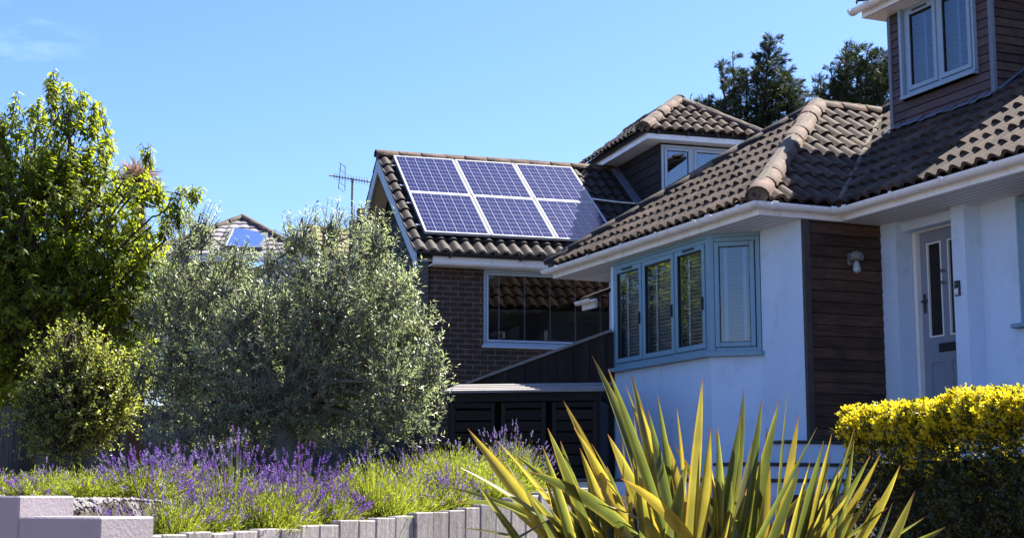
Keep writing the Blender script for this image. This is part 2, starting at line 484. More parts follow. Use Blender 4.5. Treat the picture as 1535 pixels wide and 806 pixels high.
class MB:
    """collects boxes, tubes and sheets into ONE mesh; X is the frame they are written in"""
    def __init__(self, X=None):
        self.v = []; self.f = []; self.r = []
        self.X = X or Matrix.Identity(4)

    def add(self, vs_, fs, rnd=None):
        k = len(self.v)
        self.v += [self.X @ Vector(p) for p in vs_]
        self.f += [tuple(i + k for i in f) for f in fs]
        r_ = random.random() if rnd is None else rnd
        self.r += [r_] * len(fs)

    def box(self, x0, x1, y0, y1, z0, z1, rnd=None, bev=0, M_=None):
        if bev and min(x1 - x0, y1 - y0, z1 - z0) > 2.2 * bev:
            b = bev
            pts = []; fs = []
            # chamfered box: 24 vertices
            xs = (x0, x1); ys = (y0, y1); zs = (z0, z1)
            idx = {}
            for i in range(2):
                for j in range(2):
                    for k in range(2):
                        sx = 1 if i == 0 else -1; sy = 1 if j == 0 else -1; sz = 1 if k == 0 else -1
                        for ax, (dx, dy, dz) in enumerate(((0, sy * b, sz * b), (sx * b, 0, sz * b), (sx * b, sy * b, 0))):
                            idx[i, j, k, ax] = len(pts)
                            pts.append((xs[i] + dx, ys[j] + dy, zs[k] + dz))
            for s in range(2):
                q = [idx[s, 0, 0, 0], idx[s, 1, 0, 0], idx[s, 1, 1, 0], idx[s, 0, 1, 0]]
                fs.append(q if s else q[::-1])
                q = [idx[0, s, 0, 1], idx[0, s, 1, 1], idx[1, s, 1, 1], idx[1, s, 0, 1]]
                fs.append(q if s else q[::-1])
                q = [idx[0, 0, s, 2], idx[1, 0, s, 2], idx[1, 1, s, 2], idx[0, 1, s, 2]]
                fs.append(q if s else q[::-1])
            for p_ in range(2):
                for q_ in range(2):
                    fs.append([idx[p_, q_, 0, 0], idx[p_, q_, 1, 0], idx[p_, q_, 1, 1], idx[p_, q_, 0, 1]])
                    fs.append([idx[p_, 0, q_, 0], idx[p_, 1, q_, 0], idx[p_, 1, q_, 2], idx[p_, 0, q_, 2]])
                    fs.append([idx[0, p_, q_, 1], idx[1, p_, q_, 1], idx[1, p_, q_, 2], idx[0, p_, q_, 2]])
            for i in range(2):
                for j in range(2):
                    for k in range(2):
                        fs.append([idx[i, j, k, 0], idx[i, j, k, 1], idx[i, j, k, 2]])
        else:
            pts = [(x, y, z) for z in (z0, z1) for x, y in ((x0, y0), (x1, y0), (x1, y1), (x0, y1))]
            fs = [(3, 2, 1, 0), (4, 5, 6, 7), (0, 1, 5, 4), (1, 2, 6, 5), (2, 3, 7, 6), (3, 0, 4, 7)]
        if M_ is not None:
            pts = [M_ @ Vector(p) for p in pts]
        self.add(pts, fs, rnd)

    def prism(self, poly, z0, z1, rnd=None):
        n = len(poly)
        pts = [(x, y, z0) for x, y in poly] + [(x, y, z1) for x, y in poly]
        fs = [tuple(range(n))[::-1], tuple(range(n, 2 * n))]
        fs += [(i, (i + 1) % n, n + (i + 1) % n, n + i) for i in range(n)]
        self.add(pts, fs, rnd)

    def slab(self, pts3, off):
        """thick sheet: polygon in space pushed by the vector off"""
        n = len(pts3)
        off = Vector(off)
        p2 = [Vector(p) for p in pts3]
        pts = p2 + [p + off for p in p2]
        fs = [tuple(range(n))[::-1], tuple(range(n, 2 * n))]
        fs += [(i, (i + 1) % n, n + (i + 1) % n, n + i) for i in range(n)]
        self.add(pts, fs)

    def tube(self, pts, rad, n=6, caps=True, rnd=None):
        pts = [Vector(p) for p in pts]
        if not hasattr(rad, '__len__'): rad = [rad] * len(pts)
        vs_ = []; fs = []
        up = Vector((.13, .31, .94))
        for i, p in enumerate(pts):
            d = (pts[min(i + 1, len(pts) - 1)] - pts[max(i - 1, 0)])
            d = d.normalized() if d.length > 1e-9 else Vector((0, 0, 1))
            a = d.cross(up)
            if a.length < .05: a = d.cross(Vector((1, 0, 0)))
            a.normalize()
            b = d.cross(a)
            for k in range(n):
                t = 2 * math.pi * k / n
                vs_.append(p + (a * math.cos(t) + b * math.sin(t)) * rad[i])
        for i in range(len(pts) - 1):
            for k in range(n):
                fs.append((i * n + k, i * n + (k + 1) % n, (i + 1) * n + (k + 1) % n, (i + 1) * n + k))
        if caps:
            fs.append(tuple(range(n))[::-1])
            fs.append(tuple(range((len(pts) - 1) * n, len(pts) * n)))
        self.add(vs_, fs, rnd)

    def lathe(self, c, prof, n=16):
        """prof: (radius, z) pairs about a vertical axis at c"""
        c = Vector(c); vs_ = []; fs = []
        for r_, z in prof:
            for k in range(n):
                t = 2 * math.pi * k / n
                vs_.append(c + Vector((r_ * math.cos(t), r_ * math.sin(t), z)))
        for i in range(len(prof) - 1):
            for k in range(n):
                fs.append((i * n + k, i * n + (k + 1) % n, (i + 1) * n + (k + 1) % n, (i + 1) * n + k))
        fs.append(tuple(range(n))[::-1]); fs.append(tuple(range((len(prof) - 1) * n, len(prof) * n)))
        self.add(vs_, fs)

    def build(self, name, material, parent=None, smooth=False, fix=True):
        me = bpy.data.meshes.new(name)
        me.from_pydata([tuple(p) for p in self.v], [], self.f)
        a = me.attributes.new('rnd', 'FLOAT', 'FACE')
        a.data.foreach_set('value', np.array(self.r, np.float32))
        if fix:
            bm = bmesh.new(); bm.from_mesh(me)
            bmesh.ops.recalc_face_normals(bm, faces=bm.faces)
            bm.to_mesh(me); bm.free()
        if smooth:
            me.polygons.foreach_set('use_smooth', [True] * len(me.polygons))
        me.materials.append(material)
        o = bpy.data.objects.new(name, me)
        COL.objects.link(o)
        if parent: o.parent = parent
        return o


def mesh_np(name, V, Fc, material, parent=None, rnd=None, smooth=False, vattr=None, loc=None):
    """fast mesh from numpy; Fc is (n,k); loc: put the object's origin there"""
    V = np.asarray(V, np.float32)
    if loc is not None:
        V = V - np.asarray(loc, np.float32)
    me = bpy.data.meshes.new(name)
    nf, k = Fc.shape
    me.vertices.add(len(V)); me.vertices.foreach_set('co', V.ravel())
    me.loops.add(nf * k); me.loops.foreach_set('vertex_index', Fc.astype(np.int32).ravel())
    me.polygons.add(nf)
    me.polygons.foreach_set('loop_start', np.arange(0, nf * k, k, dtype=np.int32))
    me.polygons.foreach_set('loop_total', np.full(nf, k, np.int32))
    if rnd is not None:
        a = me.attributes.new('rnd', 'FLOAT', 'FACE'); a.data.foreach_set('value', rnd.astype(np.float32))
    if vattr:
        for kk, arr in vattr.items():
            a = me.attributes.new(kk, 'FLOAT', 'POINT'); a.data.foreach_set('value', arr.astype(np.float32))
    me.update(calc_edges=True)
    if smooth: me.polygons.foreach_set('use_smooth', [True] * nf)
    me.materials.append(material)
    o = bpy.data.objects.new(name, me)
    COL.objects.link(o)
    if parent: o.parent = parent
    if loc is not None: o.location = loc
    return o


def unit(a):
    return a / np.maximum(np.linalg.norm(a, axis=1, keepdims=True), 1e-9)


LEAF_BROAD = (np.array([(0, 0, 0), (.35, .30, .05), (.35, -.30, .05), (.7, .24, -.02), (.7, -.24, -.02), (1, 0, -.16), (.5, 0, -.03)]),
              np.array([(0, 6, 1, 1), (0, 2, 6, 6), (1, 6, 3, 3), (2, 4, 6, 6), (6, 5, 3, 3), (6, 4, 5, 5)])[:, :3])
LEAF_SLIM = (np.array([(0, 0, 0), (.5, .5, .06), (1, 0, 0), (.5, -.5, .06)]), np.array([(0, 3, 2), (0, 2, 1)]))
LEAF_FLAT = (np.array([(0, 0, 0), (.55, .5, 0), (1, 0, 0), (.55, -.5, 0)]), np.array([(0, 3, 2), (0, 2, 1)]))


def leaves(base, d, nrm, length, width, tmpl=LEAF_SLIM):
    """arrays of leaves -> V, F, rnd (per face)"""
    T, TF = tmpl
    N = len(base)
    d = unit(d)
    s = unit(np.cross(nrm, d))
    n = np.cross(d, s)
    length = np.broadcast_to(np.asarray(length), (N,)); width = np.broadcast_to(np.asarray(width), (N,))
    V = (base[:, None, :] + T[None, :, 0, None] * (d * length[:, None])[:, None, :]
         + T[None, :, 1, None] * (s * width[:, None])[:, None, :]
         + T[None, :, 2, None] * (n * length[:, None])[:, None, :]).reshape(-1, 3)
    Fc = (TF[None] + (np.arange(N) * len(T))[:, None, None]).reshape(-1, 3)
    r_ = np.repeat(rng.random(N), len(TF))
    return V, Fc, r_


def rand_unit(n):
    return unit(rng.normal(size=(n, 3)))


# ------------------------------------------------------------------ roof coverings
def plane_frame(P0, U, V):
    U = Vector(U).normalized(); V = Vector(V).normalized(); N = U.cross(V).normalized()
    return Vector(P0), U, V, N


def tile_field(name, P0, U, V, poly, material, parent, period=.178, course=.345, amp=.050, lip=.036, skew=.16, edge=None):
    """interlocking roll tiles laid over a convex polygon given in (u, v) of the roof plane, each course lapping the one below"""
    P0, U, V, N = plane_frame(P0, U, V)
    us = [p[0] for p in poly]; vs_ = [p[1] for p in poly]
    u0, u1, v0, v1 = min(us), max(us), min(vs_), max(vs_)
    S = 8
    nper = int(math.ceil((u1 - u0) / period)) + 1
    bm = bmesh.new()
    lay = bm.faces.layers.float.new('rnd')
    ncourse = int(math.ceil((v1 - v0) / course))
    T = [i / S for i in range(S + 1)]

    def prof(t):
        t = t + skew * math.sin(2 * math.pi * t) / (2 * math.pi) * 2
        return amp * (.5 - .5 * math.cos(2 * math.pi * t))
    for c in range(ncourse):
        va = v0 + c * course
        vb = va + course + .03
        off = 0
        for k in range(nper):
            jn = random.gauss(0, .0032) + (.012 if random.random() < .012 else 0); jv = random.gauss(0, .005) - (.03 if random.random() < .01 else 0); tilt = random.gauss(0, .002)
            rr = random.random()
            top = []; bot = []; back = []
            for t in T:
                u = u0 + off + (k + t) * period
                h = prof(t) + jn + tilt * (t - .5)
                a_ = P0 + U * u + V * (va + jv)
                top.append(bm.verts.new(a_ + N * (h + lip)))
                bot.append(bm.verts.new(a_ + N * (h - .004) + V * .004))
                back.append(bm.verts.new(P0 + U * u + V * vb + N * (prof(t) + .004)))
            top2 = [bm.verts.new(q.co) for q in top]
            for i in range(S):
                f = bm.faces.new((top[i], top[i + 1], back[i + 1], back[i])); f[lay] = rr; f.smooth = True
                f = bm.faces.new((bot[i], bot[i + 1], top2[i + 1], top2[i])); f[lay] = rr; f.smooth = True
                if edge and c == 0: f.material_index = 1
    n = len(poly)
    area = sum(poly[i][0] * poly[(i + 1) % n][1] - poly[(i + 1) % n][0] * poly[i][1] for i in range(n))
    for i in range(n):
        a_ = Vector(poly[i]); b_ = Vector(poly[(i + 1) % n])
        d = (b_ - a_)
        out = Vector((d.y, -d.x)) if area > 0 else Vector((-d.y, d.x))
        if out.length < 1e-6: continue
        if abs(d.y) < 1e-5 and out.y < 0:      # the eave itself is left as tile fronts
            continue
        no = (U * out.x + V * out.y).normalized()
        co = P0 + U * a_.x + V * a_.y
        bmesh.ops.bisect_plane(bm, geom=bm.verts[:] + bm.edges[:] + bm.faces[:], plane_co=co, plane_no=no, clear_outer=True)
    me = bpy.data.meshes.new(name)
    bm.to_mesh(me); bm.free()
    me.materials.append(material)
    if edge: me.materials.append(edge)
    o = bpy.data.objects.new(name, me)
    COL.objects.link(o)
    o.parent = parent
    # the deck under the tiles
    dk = MB()
    dk.slab([P0 + U * p[0] + V * p[1] - N * .012 for p in poly], -N * .05)
    dk.build('underlay', M['under'], o)
    return o


def caps(name, P0, P1, upv, material, parent, r0=.115, seg=.36, sides=9, tail=True):
    """half-round ridge or hip tiles, one lapping the next, bedded on mortar"""
    P0 = Vector(P0); P1 = Vector(P1)
    d = (P1 - P0); Ln = d.length; d.normalize()
    s = d.cross(Vector(upv)).normalized(); n = s.cross(d).normalized()
    mb = MB(); mo = MB()
    k = max(1, int(round(Ln / seg))); st = Ln / k
    for i in range(k):
        a = P0 + d * (i * st - (.02 if i else .03)); b = P0 + d * ((i + 1) * st + .01)
        ja = s * random.gauss(0, .006) + n * random.gauss(0, .004)
        rot = random.gauss(0, .04)
        vs_ = []; fs = []
        rings = ((a, r0 * 1.02), (a + d * .015, r0 * 1.04), (b, r0 * .97))
        for (c, rr) in rings:
            for inner in (0, 1):
                for q in range(sides):
                    t = math.pi * (q / (sides - 1)) * 1.06 - .03 * math.pi + rot
                    r_ = rr - inner * .016
                    vs_.append(c + ja + s * math.cos(t) * r_ + n * (math.sin(t) * r_ * .86 - .03))
        m_ = 2 * sides
        for g in range(2):
            for q in range(sides - 1):
                fs.append((g * m_ + q, g * m_ + q + 1, (g + 1) * m_ + q + 1, (g + 1) * m_ + q))
        for q in range(sides - 1):
            fs.append((q, q + sides, q + sides + 1, q + 1))
            g = 2 * m_
            fs.append((g + q, g + q + 1, g + q + sides + 1, g + q + sides))
        mb.add(vs_, fs)
        # bedding
    pts = [P0 + d * (Ln * i / 14) + n * -.02 for i in range(15)]
    mo.tube(pts, [r0 * (.86 + random.uniform(-.05, .05)) for _ in pts], 10)
    o = mb.build(name, material, parent, smooth=True)
    mo.build('bedding_mortar', M['mortar'], o)
    return o


def sweep(mb, path, prof, z, closed=False):
    """profile (outward, up) pairs carried along a 2-D path with mitred corners; outward is to the right of travel"""
    n = len(path)
    P = [Vector(p) for p in path]
    vs_ = []; fs = []
    m_ = len(prof)
    for i in range(n):
        if i == 0: d0 = d1 = (P[1] - P[0]).normalized()
        elif i == n - 1: d0 = d1 = (P[-1] - P[-2]).normalized()
        else: d0 = (P[i] - P[i - 1]).normalized(); d1 = (P[i + 1] - P[i]).normalized()
        n0 = Vector((d0.y, -d0.x)); n1 = Vector((d1.y, -d1.x))
        mi = (n0 + n1); mi = mi / max(mi.dot(n0), .2)
        for (o_, u_) in prof:
            q = P[i] + mi * o_
            vs_.append((q.x, q.y, z + u_))
    for i in range(n - 1):
        for k in range(m_ if closed else m_ - 1):
            k2 = (k + 1) % m_
            fs.append((i * m_ + k, i * m_ + k2, (i + 1) * m_ + k2, (i + 1) * m_ + k))
    if closed:
        fs.append(tuple(range(m_))); fs.append(tuple(range((n - 1) * m_, n * m_))[::-1])
    mb.add(vs_, fs)


def gutter_profile(r_=.058, t=.004, n=9):
    outer = [(r_ + .012 + math.cos(math.pi + math.pi * i / (n - 1)) * r_, math.sin(math.pi + math.pi * i / (n - 1)) * r_) for i in range(n)]
    inner = [(r_ + .012 + math.cos(2 * math.pi - math.pi * i / (n - 1)) * (r_ - t), math.sin(2 * math.pi - math.pi * i / (n - 1)) * (r_ - t) + .001) for i in range(n)]
    return outer + inner


def gutter(path, z, material, parent, joints):
    mb = MB()
    sweep(mb, path, gutter_profile(), z, closed=True)
    o = mb.build('gutter', material, parent, smooth=False)
    P = [Vector(p) for p in path]
    for seg, dist_, wdt in joints:
        br = MB()
        d = (P[seg + 1] - P[seg]).normalized()
        c = P[seg] + d * dist_
        n_ = 9
        r_ = .070
        pr = [(.070 + math.cos(math.pi + math.pi * i / (n_ - 1)) * r_, math.sin(math.pi + math.pi * i / (n_ - 1)) * r_ + .004) for i in range(n_)]
        pr2 = [(a * .97 + .002, b + .006) for a, b in pr[::-1]]
        sweep(br, [c - d * wdt / 2, c + d * wdt / 2], pr + pr2, z, closed=True)
        br.build('gutter_bracket', material, o)
    return o


# ------------------------------------------------------------------ windows
def frame_mat(P0, e1, n_out):
    """local frame: x along e1, y outwards, z up, origin P0"""
    e1 = Vector(e1).normalized(); n_out = Vector(n_out).normalized()
    m = Matrix.Identity(4)
    m.col[0][:3] = e1; m.col[1][:3] = n_out; m.col[2][:3] = (0, 0, 1); m.col[3][:3] = Vector(P0)
    return m


def window(parent, X, W, H, lights, frame, glass, name='window', fw=.05, sash=.055, sill=True, blind=None, depth=.07, vent=(), handle=True, label=None, tapes=(.25, .75), tilt=35):
    """lights: list of (x0, x1) openings. One frame; casements, panes, blinds are its pieces"""
    fb = MB(X)
    fb.box(0, fw, -depth, 0, 0, H, bev=.004); fb.box(W - fw, W, -depth, 0, 0, H, bev=.004)
    fb.box(fw, W - fw, -depth, 0, 0, fw, bev=.004); fb.box(fw, W - fw, -depth, 0, H - fw, H, bev=.004)
    edges = sorted(lights)
    for i in range(len(edges) - 1):
        a = edges[i][1]; b = edges[i + 1][0]
        if b - a > .004: fb.box(a, b, -depth, 0, fw, H - fw, bev=.003)
    o = fb.build(name, frame, parent)
    if label: o['label'] = label
    for i, (a, b) in enumerate(edges):
        z0, z1 = fw, H - fw
        cb = MB(X)
        g = .004
        y0, y1 = -depth * .8, .016
        cb.box(a + g, a + sash, y0, y1, z0 + g, z1 - g, bev=.006); cb.box(b - sash, b - g, y0, y1, z0 + g, z1 - g, bev=.006)
        cb.box(a + sash, b - sash, y0, y1, z0 + g, z0 + sash, bev=.006); cb.box(a + sash, b - sash, y0, y1, z1 - sash, z1 - g, bev=.006)
        cb.build('casement', frame, o)
        gk = MB(X)
        for (p, q, r_, s_) in ((a + g + .0, a + sash + .006, z0, z1), (b - sash - .006, b, z0, z1)):
            pass
        gk.box(a + sash - .001, a + sash + .007, -.022, .004, z0 + sash, z1 - sash)
        gk.box(b - sash - .007, b - sash + .001, -.022, .004, z0 + sash, z1 - sash)
        gk.box(a + sash + .007, b - sash - .007, -.022, .004, z0 + sash - .001, z0 + sash + .007)
        gk.box(a + sash + .007, b - sash - .007, -.022, .004, z1 - sash - .007, z1 - sash + .001)
        gk.build('gasket', M['black'], o)
        pb = MB(X)
        pb.add([(a + sash + .002, -.012, z0 + sash + .002), (b - sash - .002, -.012, z0 + sash + .002), (b - sash - .002, -.012, z1 - sash - .002), (a + sash + .002, -.012, z1 - sash - .002)], [(3, 2, 1, 0)])
        pb.build('pane', glass, o, fix=False)
        if i in vent:
            vb = MB(X)
            m_ = (a + b) / 2
            vb.box(m_ - .13, m_ + .13, .017, .03, z1 - .036, z1 - .016, bev=.003)
            vb.build('trickle_vent', M['black'] if frame is not M['black'] else frame, o)
        if blind:
            bb = MB(X)
            pitch = blind
            zz = z0 + sash + .02
            while zz < z1 - sash:
                cx = (a + b) / 2
                R_ = Matrix.Translation((cx, -.105, zz)) @ Matrix.Rotation(R(tilt + random.uniform(-4, 4)), 4, 'X')
                hw = (b - a) / 2 - .012
                bb.box(-hw, hw, -pitch * .46, pitch * .46, -.0015, .0015, M_=R_)
                zz += pitch
            bb.build('blind', M['blind'], o)
            tb = MB(X)
            for t in tapes:
                cx = a + .03 + (b - a - .06) * t
                tb.box(cx - .019, cx + .019, -.078, -.075, z0 + .03, z1 - .03)
            tb.build('blind_tape', M['blind'], o)
    if sill:
        sb = MB(X)
        sb.box(-.04, W + .03, -.03, .075, -.045, -.004, bev=.008)
        sb.build('sill', frame, o)
    return o


def boards(mb, length, H, pitch, depth=.022, x0=0, z0=0, clip=None, gap=.007):
    """horizontal cladding boards, each leaning a little over the next"""
    z = z0
    while z < z0 + H - .01:
        zt = min(z + pitch - gap, z0 + H)
        rr = random.random()
        xa, xb = x0, x0 + length
        # random butt joints
        cuts = [xa, xb]
        if length > 1.6 and random.random() < .5: cuts.insert(1, xa + length * random.uniform(.3, .7))
        for i in range(len(cuts) - 1):
            ca, cb_ = cuts[i], cuts[i + 1] - (.003 if i < len(cuts) - 2 else 0)
            rr = random.random()
            mb.add([(ca, 0, z), (cb_, 0, z), (cb_, depth, z), (ca, depth, z), (ca, 0, zt), (cb_, 0, zt), (cb_, depth * .5, zt), (ca, depth * .5, zt)],
                   [(3, 2, 1, 0), (4, 5, 6, 7), (0, 1, 5, 4), (1, 2, 6, 5), (2, 3, 7, 6), (3, 0, 4, 7)], rr)
        z += pitch
# =================================================================== the white bungalow on the right
H1 = R(23.27)
bung = empty('bungalow', (3.40, 15.46, 0), H1, 'white rendered bungalow with brown hipped tile roof, angled bay window and wood-clad dormer', 'house')
TP = .714                       # roof slope
pc, ps = math.cos(math.atan(TP)), math.sin(math.atan(TP))
SO = 2.84                       # soffit level
# --- walls (local x = b to the right and away, y = a away to the left)
wb = MB()
bay = [(.78, -.30), (-.40, .12), (-.40, .90), (-.82, 1.27), (-.82, 3.62), (.0, 3.62), (.0, 4.75), (3.0, 4.75), (3.0, .125), (.80, .125), (.80, .12)][1:]
wb.prism(bay, -.6, 1.496)
wb.box(-.40, -.22, .12, .90, 1.496, SO)                       # pier beside the bay window
wb.box(-.82, -.70, 3.555, 3.62, 1.496, SO)
wb.box(-.70, .20, 3.50, 3.62, 1.496, SO)
wb.box(.0, .18, 3.62, 4.75, 1.496, SO)
wb.box(.18, 4.5, 4.55, 4.75, 1.496, SO)
wb.box(-.22, .80, .14, .26, 1.496, SO)                        # behind the cladding
# facade with the front door
wb.box(.78, 1.0, -.135, .12, -.4, SO)
wb.box(.58, .78, -.155, .10, -.4, SO - .001)                  # left pilaster
wb.box(.58, .78, -1.225, -1.03, -.4, SO - .001)               # right pilaster
wb.box(.66, .95, -1.03, -.155, 2.735, SO - .002)              # box over the door
wb.box(.78, 1.0, -1.72, -1.035, -.4, SO)
wb.box(.78, 1.0, -3.3, -1.72, -.4, 1.60)
wb.box(.78, 1.0, -7.0, -3.3, -.4, SO)
wb.box(1.0, 6.0, -7.0, -6.8, -.4, SO)
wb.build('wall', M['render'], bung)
# dim rooms behind the glass
rb = MB()
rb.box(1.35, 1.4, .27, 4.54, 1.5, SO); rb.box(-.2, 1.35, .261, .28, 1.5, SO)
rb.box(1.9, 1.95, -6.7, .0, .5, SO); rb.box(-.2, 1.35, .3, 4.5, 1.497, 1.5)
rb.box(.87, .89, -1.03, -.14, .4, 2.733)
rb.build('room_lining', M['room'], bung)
# wood-clad flank
bk = MB(); bk.box(-.398, .579, .108, .119, .56, SO - .004); bk.build('cladding_backing', M['under'], bung)
cb = MB(frame_mat((.579, .109, .58), (-1, 0, 0), (0, -1, 0)))
boards(cb, .905, SO - .585, .118)
cb.build('cladding', M['cedar'], bung)
tb = MB()
tb.box(-.402, -.325, .07, .119, .56, SO - .003, bev=.004)
tb.build('corner_trim', mat('dark_trim', (.07, .055, .05), .6, .4, .2), bung)

# --- bay window
wf = window(bung, frame_mat((-.82, 1.30, 1.545), (0, 1, 0), (-1, 0, 0)), 2.25, 1.255, [(.05, .715), (.735, 1.49), (1.51, 2.20)], M['winframe'], M['glass'], blind=.042, vent=(0, 2), sash=.06, tilt=30, sill=False)
for sgn, nm in ((0, ''),):
    for zc in (0, 1, 2):
        hd = MB()
        y = 1.30 + (.05, .735, 1.51)[zc] + .035
        hd.box(-.862, -.836, y - .012, y + .012, 2.02, 2.16, bev=.004)
        hd.build('handle', M['black'], wf)
ws = window(bung, frame_mat((-.405, .905, 1.545), (-.42, .37, 0), (-.66, -.75, 0)), .555, 1.255, [(.055, .50)], M['winframe'], M['glass_sky'], blind=.042, sash=.056, tilt=7, sill=False, label='narrow angled side light of the bay window, with white blind', tapes=(.24, .78))
hb = MB()
hb.prism([(-.832, 1.262), (-.832, 3.60), (-.76, 3.60), (-.76, 1.29), (-.37, .93), (-.41, .885)], 2.80, SO - .001)
hb.prism([(-.834, 1.25), (-.834, 1.305), (-.76, 1.305), (-.745, 1.27), (-.79, 1.225)], 1.545, 2.80)
hb.prism([(-.90, 1.235), (-.90, 3.66), (-.70, 3.66), (-.70, 1.31), (-.36, 1.0), (-.36, .855), (-.455, .855)], 1.498, 1.543)
hb.build('window_surround', M['winframe'], bung)

# --- front door
dX = frame_mat((.85, -.97, .70), (0, 1, 0), (-1, 0, 0))       # x: from the right jamb to the left
db = MB(dX)
W_, Hd = .77, 2.02
db.box(0, .11, -.04, 0, 0, Hd, bev=.003); db.box(W_ - .11, W_, -.04, 0, 0, Hd, bev=.003)
db.box(.335, .435, -.04, 0, 0, Hd, bev=.003)
for (p, q) in ((.11, .335), (.435, W_ - .11)):
    db.box(p, q, -.04, 0, 0, .16, bev=.003); db.box(p, q, -.04, 0, .66, .92, bev=.003); db.box(p, q, -.04, 0, 1.90, Hd, bev=.003)
    db.box(p, q, -.035, -.014, .16, .66); db.box(p + .045, q - .045, -.02, -.006, .205, .615, bev=.006)
door = db.build('front_door', M['doorpaint'], bung)
gb = MB(dX)
for (p, q) in ((.11, .335), (.435, W_ - .11)):
    gb.add([(p, -.02, .92), (q, -.02, .92), (q, -.02, 1.90), (p, -.02, 1.90)], [(3, 2, 1, 0)])
    gb.build('pane', M['glass_dark'], door, fix=False); gb = MB(dX)
mb_ = MB(dX)
for (p, q) in ((.11, .335), (.435, W_ - .11)):
    for a0, a1, c0, c1 in ((p, p + .016, .92, 1.9), (q - .016, q, .92, 1.9), (p + .016, q - .016, .92, .936), (p + .016, q - .016, 1.884, 1.9)):
        mb_.box(a0, a1, -.019, .008, c0, c1, bev=.003)
mb_.build('beading', M['porch_white'], door)
lb = MB(dX)
lb.box(.25, .52, 0, .014, .76, .85, bev=.006); lb.box(.27, .50, .014, .02, .775, .835, bev=.004)
lb.build('letterbox', M['black'], door)
kb = MB(dX)
for z in (1.46, 1.58):
    kb.tube([(.385, 0, z), (.385, .02, z), (.385, .045, z)], [.012, .012, .02], 10)
kb.build('knob', M['chrome'], door)
kb = MB(dX)
kb.box(W_ - .075, W_ - .035, 0, .012, 1.18, 1.38, bev=.005); kb.tube([(W_ - .055, .012, 1.30), (W_ - .055, .05, 1.30), (W_ - .15, .05, 1.30)], .009, 8)
kb.build('handle', M['black'], door)
fb = MB()
fb.box(.79, .86, -.20, -.137, .55, 2.735, bev=.004); fb.box(.79, .86, -1.034, -.972, .55, 2.735, bev=.004); fb.box(.80, .86, -.972, -.20, 2.722, 2.735)
fb.box(.78, .94, -1.03, -.16, .55, .698)
fb.build('door_frame', M['porch_white'], bung)
# window at the far right of the facade
window(bung, frame_mat((.80, -3.28, 1.62), (0, 1, 0), (-1, 0, 0)), 1.56, 1.21, [(.05, .77), (.79, 1.51)], M['winframe'], M['glass_dark'], sash=.06)
sb = MB(); sb.box(.70, .79, -3.4, -1.66, 1.575, 1.615, bev=.006); sb.build('window_surround', M['winframe'], bung)

# --- roof: eave line z = 3.0
slope_b = (pc, 0, ps)           # uphill for the slopes that face left
RZ = 2.985
rf = tile_field('roof', (-.985, 5.085, RZ), (0, -1, 0), slope_b, [(0, 0), (5.07, 0), (2.535, 2.535 / pc)], M['tile'], bung)
rf['label'] = 'triangular tiled roof slope over the bay window'
tile_field('roof', (-.985, .015, RZ), (1, 0, 0), (0, pc, ps), [(0, 0), (1.0, 0), (3.535, 2.535 / pc), (2.535, 2.535 / pc)], M['tile'], bung)
tile_field('roof', (.015, .015, RZ), (0, -1, 0), slope_b, [(0, 0), (6.9, 0), (6.9, 5.5 / pc), (.43, 5.5 / pc), (-2.535, 2.535 / pc)], M['tile'], bung)
# the slope round the far side, seen mirrored in the neighbour's window
tile_field('roof', (5.4, 5.085, RZ), (-1, 0, 0), (0, -pc, ps), [(2.85, 0), (6.385, 0), (3.85, 2.535 / pc), (2.85, 2.535 / pc)], M['tile'], bung)
tile_field('roof', (5.4, 5.085, RZ), (-1, 0, 0), (0, -pc, ps), [(0, 0), (2.85, 0), (2.85, 2.535 / pc), (0, 5.385 / pc)], M['tile'], bung)
n_b = (-ps, 0, pc)
Zr = RZ + .06
caps('hip_cap', (-.985, .015, Zr), (1.55, 2.55, Zr + 2.535 * TP), (-.3, -.3, 1), M['ridge'], bung, r0=.125)
caps('hip_cap', (-.985, 5.085, Zr), (1.55, 2.55, Zr + 2.535 * TP), (-.3, .3, 1), M['tile_dark'], bung, r0=.115)
caps('ridge_cap', (1.53, 2.55, Zr + 2.535 * TP), (2.62, 2.55, Zr + 2.535 * TP), (0, 0, 1), M['ridge'], bung, r0=.10)
caps('hip_cap', (2.55, 2.55, Zr + 2.535 * TP), (5.4, -.3, Zr + 5.4 * TP), (-.3, .3, 1), M['tile_dark'], bung, r0=.115)
# valley bedding between the two slopes
vb = MB()
vp = [Vector((.02 + 2.55 * t, .02 + 2.53 * t, RZ + 2.54 * TP * t + .05)) for t in [i / 26 for i in range(27)]]
vb.tube([p + Vector((random.gauss(0, .006), random.gauss(0, .006), random.gauss(0, .005))) for p in vp], [random.uniform(.03, .05) for _ in vp], 7)
vb.build('valley_mortar', M['mortar'], bung)
